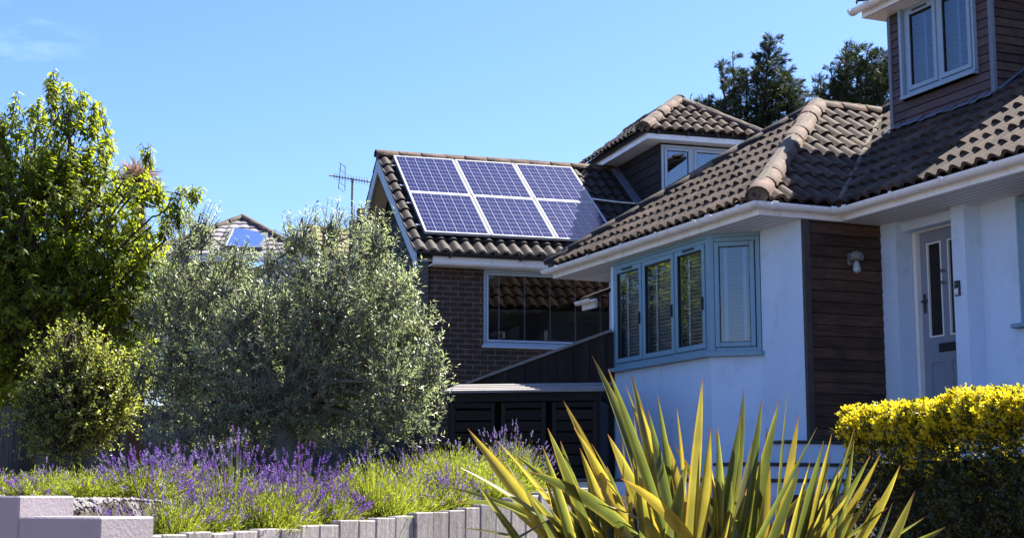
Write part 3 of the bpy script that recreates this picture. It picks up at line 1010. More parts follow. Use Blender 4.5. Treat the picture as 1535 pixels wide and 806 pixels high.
# --- eaves
path = [(5.0, 5.045), (-.945, 5.045), (-.945, .06), (.06, .06), (.06, -6.9)]
fm = MB()
sweep(fm, path, [(0, .0), (0, .145), (-.02, .145), (-.02, 0)], SO + .002, closed=True)
fm.build('fascia', M['upvc'], bung)
sm = MB()
sm.box(-.925, 6, .08, 5.02, SO, SO + .02); sm.box(.08, 6, -6.9, .08, SO, SO + .02)
so_ = sm.build('soffit', M['soffit'], bung)
gr = MB()
for k in range(4):
    y = -.90 + k * .1
    gr.box(y, y + .006, .1, 5.0, SO - .0025, SO)
for k in range(6):
    y = .15 + k * .1
    gr.box(y, y + .006, -6.8, .05, SO - .0025, SO)
gr.build('soffit_groove', mat('groove_shadow', (.35, .35, .35), .8), so_)
gutter(path, 2.955, M['upvc'], bung,
       [(1, .35, .05), (1, 1.3, .05), (1, 2.2, .05), (1, 3.05, .05), (1, 3.9, .05), (1, 4.2, .12), (1, 4.80, .07), (2, .12, .07), (2, .83, .07),
        (3, .24, .07), (3, 1.0, .05), (3, 1.75, .05), (3, 2.45, .05)])

# --- small lower roof past the far end
lx = MB()
lx.slab([(-.40, 4.95, 2.60), (-.40, 5.35, 2.60), (.9, 5.35, 3.1), (.9, 4.95, 3.1)], (0, 0, .05))
lr = lx.build('side_roof', M['tile_dark'], bung)
lx = MB(); lx.box(-.38, -.34, 4.96, 5.34, 2.48, 2.60); lx.build('side_fascia', M['upvc'], bung)
lx = MB(); lx.box(.30, .36, 4.76, 5.3, -.3, 2.62); lx.build('side_wall', M['render'], bung)
lx = MB(); sweep(lx, [(-.38, 5.36), (-.38, 4.90)], gutter_profile(.05), 2.59, closed=True); lx.build('side_gutter', M['upvc'], bung)

# --- dormer
dbm = MB()
dbm.box(1.72, 4.6, -.455, -.205, 4.0, 5.70); dbm.box(1.72, 4.6, 1.005, 1.275, 4.0, 5.70); dbm.box(1.72, 4.6, -.204, 1.004, 4.0, 4.575); dbm.box(1.72, 4.6, -.204, 1.004, 5.645, 5.70); dbm.box(2.5, 2.55, -.204, 1.004, 4.576, 5.644)
dbm.build('dormer_wall', M['under'], bung)
cbm = MB(frame_mat((1.72, -.46, 4.14), (0, 1, 0), (-1, 0, 0)))
z = 0
for (x0, ln, z0, hh) in ((.03, .235, 0, 1.52), (1.475, .23, 0, 1.52), (.267, 1.206, 0, .395)):
    boards(cbm, ln, hh, .098, x0=x0, z0=z0, depth=.02)
cbm.build('dormer_cladding', M['dormer_wood'], bung)
cbm = MB(frame_mat((4.4, -.457, 4.14), (-1, 0, 0), (0, -1, 0)))
boards(cbm, 2.66, 1.52, .098, depth=.02)
cbm.build('dormer_cladding', M['cedar'], bung)
tm = MB()
tmm = mat('blue_grey_trim', (.17, .20, .25), .5, .4, .05)
tm.box(1.690, 1.735, -.492, -.43, 4.15, SO + 2.78, bev=.004); tm.build('dormer_corner_trim', tmm, bung)
tm = MB(); tm.box(1.690, 1.735, 1.245, 1.30, 4.16, SO + 2.78, bev=.004); tm.build('dormer_corner_trim', tmm, bung)
dw = window(bung, frame_mat((1.705, -.20, 4.58), (0, 1, 0), (-1, 0, 0)), 1.2, 1.06, [(.05, .575), (.625, 1.15)], M['winframe_mid'], M['glass_sky'], blind=.062, vent=(1,), tilt=22, sash=.06, tapes=(.55,))
sm = MB(); sm.box(1.625, 1.72, -.22, 1.03, 4.535, 4.576, bev=.006); sm.box(1.66, 1.72, 1.005, 1.05, 4.58, 5.64); sm.box(1.66, 1.72, -.235, -.205, 4.58, 5.64)
sm.build('dormer_window_surround', M['winframe_mid'], bung)
ef = MB()
sweep(ef, [(4.6, 1.46), (1.46, 1.46), (1.46, -.72), (4.6, -.72)], [(0, 0), (0, .15), (-.02, .15), (-.02, 0)], 5.63, closed=True)
ef.box(1.47, 4.6, -.70, 1.44, 5.63, 5.645)
ef.build('dormer_fascia', M['upvc'], bung)
gutter([(1.46, 1.56), (1.46, -.80)], 5.74, M['upvc'], bung, [(0, .02, .04), (0, .35, .06), (0, 1.2, .06)])
tile_field('dormer_roof', (1.42, 1.50, 5.80), (0, -1, 0), (math.cos(.3), 0, math.sin(.3)), [(0, 0), (2.25, 0), (2.25, 3.0), (0, 3.0)], M['tile_dark'], bung)
fl = MB()
for k in range(17):
    y = -.50 + k * .108
    dz = random.gauss(0, .008)
    fl.box(1.60 + random.gauss(0, .006), 1.725, y, y + .1, 0, .008, M_=Matrix.Translation((0, 0, RZ + .714 * 1.6 + .085 + dz - .714 * 1.6)) @ Matrix.Shear('XZ', 4, (0, 0)) @ Matrix.Translation((0, 0, 0)) @ Matrix(((1, 0, 0, 0), (0, 1, 0, 0), (TP, 0, 1, 0), (0, 0, 0, 1))))
for k in range(14):
    x = 1.72 + k * .2
    fl.box(x, x + .19, -.56, -.455, 0, .008, M_=Matrix(((1, 0, 0, 0), (0, 1, 0, 0), (TP, 0, 1, RZ + .085), (0, 0, 0, 1))))
fl.build('lead_flashing', M['lead'], bung)

# wall lamp and doorbell hang on the bungalow
h1m = Matrix.Translation((3.40, 15.46, 0)) @ Matrix.Rotation(H1, 4, 'Z')
p = h1m @ Vector((.20, .10, 2.43))
lamp = empty('wall_lamp', p, H1, 'grey capped lantern with clear bulb on the dark wood cladding', 'lamp')
q = MB(); q.box(-.05, .05, -.015, .02, -.04, .09, bev=.006); q.tube([(0, -.01, .06), (0, -.08, .075)], .014, 8); q.build('bracket', M['lampcap'], lamp)
q = MB(); q.lathe((0, -.09, 0), [(.055, .0), (.072, .005), (.078, .05), (.06, .085), (.02, .10)], 18); q.build('cap', M['lampcap'], lamp, smooth=True)
q = MB(); q.lathe((0, -.09, 0), [(.022, -.0), (.026, -.02), (.040, -.07), (.043, -.095), (.034, -.12), (.012, -.132)], 18); q.build('bulb', M['bulb'], lamp, smooth=True)
p = h1m @ Vector((.575, -1.10, 2.02))
bell = empty('doorbell', p, H1, 'black and silver doorbell unit on the white pilaster beside the door', 'doorbell')
X = frame_mat((0, 0, 0), (0, 1, 0), (-1, 0, 0))
q = MB(X); q.box(-.036, .036, -.004, .022, -.075, .075, bev=.006); q.build('body', M['black'], bell)
q = MB(X); q.box(-.029, .029, .0225, .026, -.068, .0, bev=.001); q.build('plate', M['chrome'], bell)
q = MB(X); q.tube([(0, .026, -.03), (0, .031, -.03)], .016, 14); q.build('button', M['porch_white'], bell)
q = MB(X); q.tube([(0, .022, .04), (0, .028, .04)], .014, 14); q.build('camera_lens', M['glass_dark'], bell)

# terrace and steps below the bungalow
st = empty('front_steps', h1m @ Vector((-1.0, .0, 0)), H1, 'white rendered front steps with dark slate treads below the bay window', 'steps')
sbx = MB()
sbx.box(-1.9, 2.6, -.42, .60, -.9, .145); sbx.build('terrace_wall', M['render'], st)
sbx = MB(); sbx.box(-1.93, 2.63, -.45, .61, .147, .178, bev=.006); sbx.build('coping', M['slate'], st)
for (x0, y0, zt) in ((-.48, -.26, .335), (.20, -.11, .56)):
    sbx = MB(); sbx.box(x0, 1.77, y0, .115, .18, zt - .034); o_ = sbx.build('step', M['render'], st)
    sbx = MB(); sbx.box(x0 - .03, 1.77, y0 - .03, .116, zt - .032, zt, bev=.006); sbx.build('tread', M['slate'], o_)

# =================================================================== the brick house with the panels
H2 = R(17)
O2 = Vector((-1.370, 21.1, 0))
h2m = Matrix.Translation(O2) @ Matrix.Rotation(H2, 4, 'Z')
bh = empty('brick_house', O2, H2, 'dark brick house with brown tiled gable roof and a hipped dormer beyond the olive tree', 'house')
PA = R(36.25); c2, s2 = math.cos(PA), math.sin(PA)
HALF = 2.6535
Z2 = 3.425
RI = Z2 + HALF * math.tan(PA)
wl = MB()
wl.box(.27, 1.095, .30, .52, -.6, 3.36)
wl.box(1.095, 3.12, .30, .52, -.6, 2.15)
wl.box(3.12, 7.4, .30, .52, -.6, 3.36)
wl.box(.27, .49, .52, 5.0, -.6, 3.36)
wl.box(.27, 7.4, 5.0, 5.2, -.6, 3.36)
wl.build('wall', M['brick'], bh)
gbm = MB()
gbm.add([(.30, .30, 3.36), (.30, 5.0, 3.36), (.30, HALF, 3.36 + (HALF - .3) * math.tan(PA))], [(0, 1, 2)])
gbm.build('gable_backing', M['under'], bh)
gcl = MB(frame_mat((.298, .3, 2.9), (0, -1, 0), (-1, 0, 0)))
z = 2.9
while z < RI - .35:
    zz = max(z + .12 - 3.36, .0)
    lo = .3 + zz / math.tan(PA); hi = 5.0 - zz / math.tan(PA)
    if hi - lo > .1:
        g_ = MB(frame_mat((.298, hi, z), (0, -1, 0), (-1, 0, 0)))
        boards(g_, hi - lo, .125, .13, depth=.026)
        gcl.v += g_.v; k_ = len(gcl.v) - len(g_.v); gcl.f += [tuple(i + k_ for i in f) for f in g_.f]; gcl.r += g_.r
    z += .13
gcl.build('gable_boarding', M['darkslat'], bh)
tile_field('roof', (0, 0, Z2), (1, 0, 0), (0, c2, s2), [(0, 0), (7.2, 0), (7.2, HALF / c2), (0, HALF / c2)], M['tile_dark'], bh, course=.32, edge=mat('pale_tile_edge', (.34, .30, .27), .85, .2, .2, 20))
vg = MB()
k = 0
while k * .32 < HALF / c2 - .1:
    v0 = k * .32; aa = v0 * c2; a2 = min(v0 + .31, HALF / c2) * c2
    vg.slab([(-.012, aa - .01, Z2 + aa * math.tan(PA) + .002), (-.012, aa - .01, Z2 + aa * math.tan(PA) + .062), (-.012, a2, Z2 + a2 * math.tan(PA) + .012), (-.012, a2, Z2 + a2 * math.tan(PA) - .01)], (.012, 0, 0))
    k += 1
vg.build('verge_mortar', M['mortar'], bh)
tile_field('roof', (7.2, 2 * HALF, Z2), (-1, 0, 0), (0, -c2, s2), [(0, 0), (7.2, 0), (7.2, HALF / c2), (0, HALF / c2)], M['tile_dark'], bh, course=.32)
caps('ridge_cap', (-.01, HALF, RI + .05), (4.0, HALF, RI + .05), (0, 0, 1), M['ridge'], bh, r0=.10)
bb = MB()
for s_ in (1, -1):
    a0 = -.03 if s_ == 1 else 2 * HALF + .03
    p0 = Vector((-.002, a0, Z2 - .03)); p1 = Vector((-.002, HALF, RI - .008))
    bb.slab([p0 - Vector((0, 0, .20)), p0, p1, p1 - Vector((0, 0, .24))], (.022, 0, 0))
bb.build('barge_board', M['bargeboard'], bh)
vs2 = MB()
for s_ in (1, -1):
    a0 = .05 if s_ == 1 else 2 * HALF - .05
    p0 = Vector((.02, a0, Z2 - .12)); p1 = Vector((.02, HALF, RI - .19))
    vs2.slab([p0, p0 + Vector((.27, 0, 0)), p1 + Vector((.27, 0, 0)), p1], (0, 0, .015))
vs2.build('verge_soffit', mat('cream_soffit', (.46, .43, .34), .7), bh)
fa = MB()
fa.box(.27, 1.14, .03, .055, 3.285, 3.385, bev=.003); fa.box(1.146, 7.3, .03, .055, 3.285, 3.385, bev=.003)
fa.box(.27, 7.3, .055, .31, 3.27, 3.284)
fa.build('fascia', M['upvc'], bh)
g2 = MB(); sweep(g2, [(.02, .03), (7.3, .03)], gutter_profile(.045), 3.425, closed=True); g2o = g2.build('gutter', M['gutterblack'], bh)
g2 = MB()
for x in (.5, 1.55, 2.6, 3.6): g2.box(x, x + .03, -.075, .03, 3.36, 3.43)
g2.build('gutter_bracket', M['gutterblack'], g2o)
# picture window
pw = window(bh, frame_mat((3.12, .33, 2.17), (-1, 0, 0), (0, -1, 0)), 2.025, 1.10, [(.045, 1.98)], M['winframe_pale'], M['glass_dark'], fw=.045, sash=.035)
vb = MB(frame_mat((3.12, .33, 2.17), (-1, 0, 0), (0, -1, 0)))
for k in range(5):
    x = .14 + k * .395
    vb.box(x, x + .022, -.19, -.186, .06, 1.04)
vb.build('vertical_blind', M['blind'], pw)
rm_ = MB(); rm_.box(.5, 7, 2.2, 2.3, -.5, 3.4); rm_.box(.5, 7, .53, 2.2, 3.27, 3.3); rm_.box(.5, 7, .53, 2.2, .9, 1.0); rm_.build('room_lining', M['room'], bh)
# dormer: front wall a = .80, cheek u = 4.10
dz0, dzs = 3.9, 5.47
dm = MB(); dm.box(4.105, 7.0, .83, 4.6, 3.6, dzs); dm.build('dormer_wall', M['under'], bh)
dcl = MB(frame_mat((4.10, 4.6, 3.9), (0, -1, 0), (-1, 0, 0)))
boards(dcl, 3.8, 1.55, .16, depth=.02)
dcl.build('dormer_cladding', M['darkslat'], bh)
window(bh, frame_mat((6.02, .80, 3.95), (-1, 0, 0), (0, -1, 0)), 1.91, 1.49, [(.05, .78), (.80, 1.36), (1.41, 1.86)], M['winframe_pale'], M['glass_dormer'], fw=.045, sash=.045)
de = MB()
sweep(de, [(3.80, 4.6), (3.80, .60), (6.3, .60)][::1], [(0, 0), (0, .125), (-.02, .125), (-.02, 0)], dzs + .0, closed=True)
de.box(3.82, 6.4, .62, 4.6, dzs + .002, dzs + .02)
de.build('dormer_fascia', M['upvc'], bh)
for x in (3.95, 4.45, 4.95, 5.45):
    br = MB(); br.box(x, x + .035, .545, .598, dzs + .075, dzs + .135)
    br.build('dormer_gutter_bracket', M['gutterblack'], bh)
DE = 5.60
dp = R(36.5); dc, ds = math.cos(dp), math.sin(dp)
tile_field('dormer_roof', (3.72, .56, DE), (1, 0, 0), (0, dc, ds), [(0, 0), (2.08, 0), (1.04, 1.04 / dc)], M['tile'], bh, course=.27, period=.175)
tile_field('dormer_roof', (3.72, 3.9, DE), (0, -1, 0), (dc, 0, ds), [(0, 0), (3.34, 0), (2.30, 1.04 / dc), (0, 1.04 / dc)], M['tile_dark'], bh, course=.27)
tile_field('dormer_roof', (5.80, .56, DE), (0, 1, 0), (-dc, 0, ds), [(0, 0), (3.34, 0), (3.34, 1.04 / dc), (1.04, 1.04 / dc)], M['tile_dark'], bh, course=.27)
pk = DE + 1.04 * math.tan(dp) + .05
caps('hip_cap', (3.72, .56, DE + .06), (4.76, 1.60, pk), (-.3, -.3, 1), M['ridge'], bh, r0=.115)
caps('hip_cap', (5.80, .56, DE + .06), (4.76, 1.60, pk), (.3, -.3, 1), M['ridge'], bh, r0=.095)
caps('ridge_cap', (4.76, 1.55, pk), (4.76, 3.9, pk), (0, 0, 1), M['ridge'], bh, r0=.10)
ld = MB()
a0, a1 = .75, HALF
P = lambda a, u, h: (u, a, Z2 + a * math.tan(PA) + h)
ld.slab([P(a0, 3.93, .10), P(a0, 4.10, .10), P(a1, 4.10, .10), P(a1, 3.93, .10)], (0, 0, .012))
ld.build('lead_flashing', M['lead'], bh)
cl = MB(); cl.tube([P(1.52, 3.2, .12), P(1.5, 3.7, .10), P(1.48, 4.4, .10)], .012, 6); cl.build('cable', M['upvc'], bh)

# --- six photovoltaic panels resting on that roof
SLx = Vector((1, 0, 0)); SLv = Vector((0, c2, s2)); SLn = SLx.cross(SLv)
lab = [['solar panel in the lower row of six, nearest the gable end', 'middle solar panel of the lower row of six', 'solar panel at the lower right of six, partly hidden by the bungalow roof'],
       ['solar panel in the upper row of six, nearest the gable end', 'middle solar panel of the upper row of six', 'solar panel at the upper right of six, beside the dormer']]
PW, PH, PT = .985, 1.335, .042


def make_panel():
    r = empty('solar_panel', (0, 0, 0))
    f_ = MB(); e = .030
    f_.box(0, e, 0, PH, 0, PT, bev=.003); f_.box(PW - e, PW, 0, PH, 0, PT, bev=.003)
    f_.box(e, PW - e, 0, e, 0, PT, bev=.003); f_.box(e, PW - e, PH - e, PH, 0, PT, bev=.003)
    f_.build('frame', M['alu'], r)
    c_ = MB(); c_.box(0, PW - 2 * e, 0, PH - 2 * e, -.03, -.006)
    co = c_.build('cells', M['cell'], r); co.location = (e, e, PT)
    b_ = MB(); b_.box(-.075, PW - .08, .28, .32, -.05, -.001); b_.box(-.075, PW - .08, PH - .32, PH - .28, -.05, -.001)
    b_.build('mounting_rail', M['chrome'], r)
    return r


proto = make_panel()
for row in range(2):
    for k in range(3):
        if row == 0 and k == 0: o = proto
        else:
            o = proto.copy(); COL.objects.link(o)
            for ch in proto.children:
                cc = ch.copy(); COL.objects.link(cc); cc.parent = o
        m4 = Matrix.Identity(4)
        m4.col[0][:3] = SLx; m4.col[1][:3] = SLv; m4.col[2][:3] = SLn
        m4.col[3][:3] = Vector((0, 0, Z2)) + SLx * (.205 + k * 1.003) + SLv * (.405 + row * 1.352) + SLn * .088
        o.matrix_world = h2m @ m4
        tag(o, lab[row][k], 'solar panel', 'solar panels on the brick house roof')

# --- aerial on a mast, on the far chimney
ap = at(527, 318, 30)
ch = MB(Matrix.Translation(at(537, 345, 30)) @ Matrix.Rotation(R(20), 4, 'Z'))
ch.box(-.16, .16, -.25, .25, -3.2, .17)
cho = empty('chimney', at(537, 345, 30), 0, 'brick chimney stub with red pot beside the gable', 'chimney')
q = MB(); q.box(-.16, .16, -.25, .25, -4.2, .17, bev=.01); q.build('stack', M['brick'], cho)
q = MB(); q.lathe((.05, 0, .17), [(.09, 0), (.085, .2), (.10, .22), (.10, .26), (.07, .262)], 14); q.build('pot', mat('terracotta', (.25, .10, .06), .8), cho)
s30 = 30 / 2240
aer = empty('tv_aerial', at(527, 345, 29.6), R(12), 'thin metal television aerial on a tall mast against the sky', 'aerial')
q = MB(); q.tube([(0, 0, -.4), (0, 0, 1.05)], .022, 8); q.build('mast', M['lampcap'], aer)
q = MB(); q.tube([(-.47, 0, 1.09), (.36, 0, .99)], .013, 6); q.build('boom', M['lampcap'], aer)
q = MB()
for k in range(13):
    x = -.36 + k * .055
    z_ = 1.09 - (x + .47) * .12
    hl = .10 - k * .003
    q.tube([(x, -hl, z_), (x, hl, z_)], .006, 5); q.tube([(x, 0, z_ - .07), (x, 0, z_ + .07)], .005, 5)
q.build('element', M['lampcap'], aer)
q = MB()
for zz in (-.27, -.14, .12, .25):
    q.tube([(-.28, -.16, 1.08 + zz), (-.14, .16, 1.06 + zz)], .007, 5)
q.tube([(-.28, -.05, .82), (-.24, -.05, 1.33)], .008, 5); q.tube([(-.14, .05, .80), (-.14, .05, 1.31)], .008, 5)
q.build('reflector', M['lampcap'], aer)

# =================================================================== roofs in the distance
def far_house(name, apex_px, Yd, half, depth, rise, wall_m, roof_m, label, hip=.0, rz=0.0):
    ap_ = at(*apex_px, Yd)
    r = empty(name, (ap_.x, ap_.y, 0), rz, label, 'house')
    zt = ap_.z; ze = zt - rise
    q = MB(); q.box(-half, half, 0, depth, -1.0, ze); q.build('wall', wall_m, r)
    return r, zt, ze


fh, zt, ze = far_house('grey_house', (363, 327), 40, 1.9, 6, 1.35, M['far_white'], M['far_tile'], 'distant pale house with a grey tiled roof and blue roof window above the olive')
pq = math.atan2(1.35, 2.2)
tile_field('roof', (-2.1, -2.2, ze), (1, 0, 0), (0, math.cos(pq), math.sin(pq)), [(0, 0), (4.2, 0), (2.1, 2.2 / math.cos(pq))], M['far_tile'], fh, course=.3, period=.3, amp=.02)
pr_ = math.atan2(1.35, 2.1)
tile_field('roof', (2.1, -2.2, ze), (0, 1, 0), (-math.cos(pr_), 0, math.sin(pr_)), [(0, 0), (6, 0), (6, 2.1 / math.cos(pr_)), (2.2, 2.1 / math.cos(pr_))], M['far_tile'], fh, course=.3, period=.3, amp=.02)
tile_field('roof', (-2.1, 3.8, ze), (0, -1, 0), (math.cos(pr_), 0, math.sin(pr_)), [(0, 0), (6, 0), (3.8, 2.1 / math.cos(pr_)), (0, 2.1 / math.cos(pr_))], M['far_tile'], fh, course=.3, period=.3, amp=.02)
caps('hip_cap', (2.1, -2.2, ze + .05), (0, 0, zt + .05), (.3, -.3, 1), M['ridge'], fh, r0=.11, seg=.45)
caps('hip_cap', (-2.1, -2.2, ze + .05), (0, 0, zt + .05), (-.3, -.3, 1), M['tile_dark'], fh, r0=.10, seg=.45)
q = MB(); q.box(-2.05, 2.05, -2.2, -2.15, ze - .16, ze + .02); q.build('fascia', M['upvc'], fh)
X = Matrix.Identity(4)
V_ = Vector((0, math.cos(pq), math.sin(pq))); N_ = Vector((1, 0, 0)).cross(V_)
X.col[0][:3] = (1, 0, 0); X.col[1][:3] = V_; X.col[2][:3] = N_; X.col[3][:3] = Vector((-2.1, -2.2, ze))
q = MB(X); q.box(2.0, 2.06, .22, 1.62, 0, .13); q.box(2.94, 3.0, .22, 1.22, 0, .13); q.box(2.06, 2.94, .22, .28, 0, .13); q.build('roof_window', M['lead'], fh)
q = MB(X); q.add([(2.06, .28, .11), (2.94, .28, .11), (2.94, 1.15, .11), (2.3, 1.56, .11), (2.06, 1.56, .11)], [(0, 1, 2, 3, 4)]); q.build('roof_window_pane', M['glass_dark'], fh)

mh, zt, ze = far_house('mossy_house', (466, 341), 38, .8, 4, .9, M['far_white'], M['far_moss'], 'distant small white gabled house with a mossy tiled roof', rz=R(35))
pm = math.atan2(.9, 1.2)
tile_field('roof', (-.1, -1.2, ze), (1, 0, 0), (0, math.cos(pm), math.sin(pm)), [(0, 0), (3.2, 0), (3.2, 1.2 / math.cos(pm)), (0, 1.2 / math.cos(pm))], M['far_moss'], mh, course=.25, period=.3, amp=.012)
caps('ridge_cap', (-.12, 0, zt + .03), (3.1, 0, zt + .03), (0, 0, 1), M['ridge'], mh, r0=.07, seg=.4)
q = MB(); q.slab([(0, -1.2, ze), (0, 1.2, ze), (0, 0, zt)], (.06, 0, 0)); q.box(.0, 3.0, -1.0, 1.0, -1, ze); q.build('gable', M['far_white'], mh)
# =================================================================== ground
SLP = [(205, 803, 9.2), (300, 799, 9.65), (386, 792, 10.1), (427, 789, 10.35), (467, 785, 10.6), (501, 780, 10.8), (536, 777, 11.05), (572, 773, 11.25), (603, 769, 11.45), (633, 766, 11.65),
       (661, 763, 11.85), (687, 759, 12.0), (736, 749, 12.3), (775, 740, 12.55), (824, 733, 12.85), (900, 730, 13.3)]
S0 = at(205, 803, 9.2); S1 = at(900, 733, 13.3)
S0.z = S1.z = 0
SD = (S1 - S0).normalized(); SN = Vector((SD.y, -SD.x, 0))     # normal towards the drive
SLEN = (S1 - S0).length


def sleeper_top(s):
    """height of the sleeper tops along the wall"""
    p = S0 + SD * s
    pts = []
    for px, py, Y in SLP:
        q = at(px, py, Y); pts.append(((q - S0).dot(SD), q.z))
    pts.sort()
    if s <= pts[0][0]: return pts[0][1]
    for (a, za), (b, zb) in zip(pts, pts[1:]):
        if s <= b: return za + (zb - za) * (s - a) / (b - a)
    return pts[-1][1]


EDGE = [(-30, 9.5), (-6, 8.0), (-2.35, 5.75), (-1.30, 5.42), (S0.x + .10, S0.y - .12), (S0.x, S0.y), (S1.x, S1.y), (2.4, 14.6), (2.6, 9.2), (3.2, 6.5), (40, 6.5)]


def gz(x, y):
    """garden level behind the walls"""
    s = (Vector((x, y, 0)) - S0).dot(SD); d = -(Vector((x, y, 0)) - S0).dot(SN)
    base = sleeper_top(max(0, min(SLEN, s))) - .07
    h = base + .03 * max(d, 0)
    if x < -2.3: h = -.09 + .022 * max(0, y - 7)
    return min(h, .35) + .012 * math.sin(x * 3.1 + y * 1.7) + .01 * math.sin(x * 1.3 - y * 2.9)


def inside(x, y):
    poly = EDGE + [(40, 400), (-30, 400)]
    c = False
    n = len(poly)
    for i in range(n):
        x0, y0 = poly[i]; x1, y1 = poly[(i + 1) % n]
        if (y0 > y) != (y1 > y) and x < (x1 - x0) * (y - y0) / (y1 - y0) + x0: c = not c
    return c


# one sheet: drive in front, raised bed behind, fields to the horizon
gx = [-900, -300, -120, -60, -40] + [-30 + .5 * i for i in range(47)] + [-6.4 + .16 * i for i in range(70)] + [5 + .7 * i for i in range(50)] + [45, 70, 130, 300, 900]
gy = [-300, -60, -20, -8, -3, 0, 2, 3.5] + [4.6 + .16 * i for i in range(64)] + [15 + .6 * i for i in range(40)] + [42, 50, 70, 110, 200, 400, 900, 1800]
V = []
for y in gy:
    for x in gx:
        ins = inside(x, y)
        z = (gz(x, y) if y < 40 else .3) if ins else -1.6
        V.append((x, y, z))
nx = len(gx)
Fq = np.array([(j * nx + i, j * nx + i + 1, (j + 1) * nx + i + 1, (j + 1) * nx + i) for j in range(len(gy) - 1) for i in range(nx - 1)])
gmat = mat('garden_ground', (.05, .042, .032), .95, .15, .4, 3, bump=.7, bscale=30, blot=((.30, .28, .28), 1.1, .5, .62))
g = mesh_np('ground', np.array(V), Fq, gmat)
tag(g, kind='structure')

dv = MB(); dv.prism([(-40, -30), (40, -30), (40, 5.9), (3.0, 5.9), (2.35, 9.0), (2.1, 13.6), (1.4, 13.4), (.95, 12.6), (-1.35, 9.0), (-1.1, 5.1), (-2.5, 4.9), (-40, 8)], -1.75, -1.59)
tag(dv.build('driveway', mat('warm_paving', (.19, .135, .10), .85, .25, .2, 5, bump=.4, bscale=40)), kind='structure')

# gravel lying on the bed
def gravel(n, fn, name='gravel'):
    base = []
    for _ in range(n):
        x, y = fn()
        base.append((x, y, gz(x, y) + .006))
    base = np.array(base)
    N = len(base)
    t = np.array([(1, 0, 0), (-.5, .87, 0), (-.5, -.87, 0), (0, 0, .9), (.2, .1, -.5)])
    TF = np.array([(0, 1, 3), (1, 2, 3), (2, 0, 3), (1, 0, 4), (2, 1, 4), (0, 2, 4)])
    sc = rng.uniform(.010, .024, N)
    ang = rng.uniform(0, 6.28, N)
    ca, sa = np.cos(ang), np.sin(ang)
    x = t[None, :, 0] * ca[:, None] - t[None, :, 1] * sa[:, None]
    y = t[None, :, 0] * sa[:, None] + t[None, :, 1] * ca[:, None]
    z = np.broadcast_to(t[None, :, 2], x.shape) * rng.uniform(.5, 1, N)[:, None]
    Vv = (base[:, None, :] + np.stack([x, y, z], -1) * sc[:, None, None]).reshape(-1, 3)
    Ff = (TF[None] + (np.arange(N) * 5)[:, None, None]).reshape(-1, 3)
    o = mesh_np(name, Vv, Ff, M['stone'], rnd=np.repeat(rng.random(N), 6))
    tag(o, 'pale grey gravel spread over the planted beds', 'gravel', kind='stuff')


def gfn():
    if random.random() < .6:
        return random.uniform(-3.9, -1.9), random.uniform(6.2, 10.5)
    s = random.uniform(0, SLEN); d = abs(random.gauss(0, .8)) + .06
    p = S0 + SD * s - SN * d
    return p.x, p.y


gravel(9000, gfn)

# =================================================================== garden walls
gw = empty('garden_wall', (-1.40, 5.2, 0), 0, 'low stepped white painted garden wall in the near left corner', 'wall')
d_ = Vector((-.86, .51, 0)).normalized(); n_ = Vector((d_.y * 1, -d_.x, 0))
n_ = Vector((-.51, -.86, 0)).normalized()
X = Matrix.Identity(4); X.col[0][:3] = d_; X.col[1][:3] = -n_; X.col[2][:3] = (0, 0, 1); X.col[3][:3] = (0.005, 0, 0)
for (x0, x1, zt, yb) in ((0, .40, -.066, .26), (.40, 1.05, .006, .26), (.80, 3.6, .060, .30)):
    q = MB(X); y0 = 0 if zt < .02 else .0
    if zt > .02: q.box(1.05, x1, 0, yb, -1.7, zt, bev=.006)
    else: q.box(x0, x1 - .002, 0, yb, -1.7, zt, bev=.006)
    q.build('wall_block', M['whitewall'], gw)

sw = empty('sleeper_wall', (S0.x, S0.y, 0), 0, 'retaining wall of upright weathered timber sleepers below the lavender', 'wall')
s = .0
while s < SLEN:
    wdt = random.uniform(.185, .215)
    zt = sleeper_top(s + wdt / 2)
    X = Matrix.Identity(4); X.col[0][:3] = SD; X.col[1][:3] = -SN; X.col[2][:3] = (0, 0, 1); X.col[3][:3] = SD * s
    X = X @ Matrix.Rotation(random.gauss(0, .012), 4, 'Y') @ Matrix.Rotation(random.gauss(0, .02), 4, 'Z')
    q = MB(X); q.box(0, wdt - .008, random.gauss(0, .004), .10, -1.65, zt + random.gauss(0, .006), bev=.007)
    o = q.build('sleeper', M['greywood'], sw)
    s += wdt

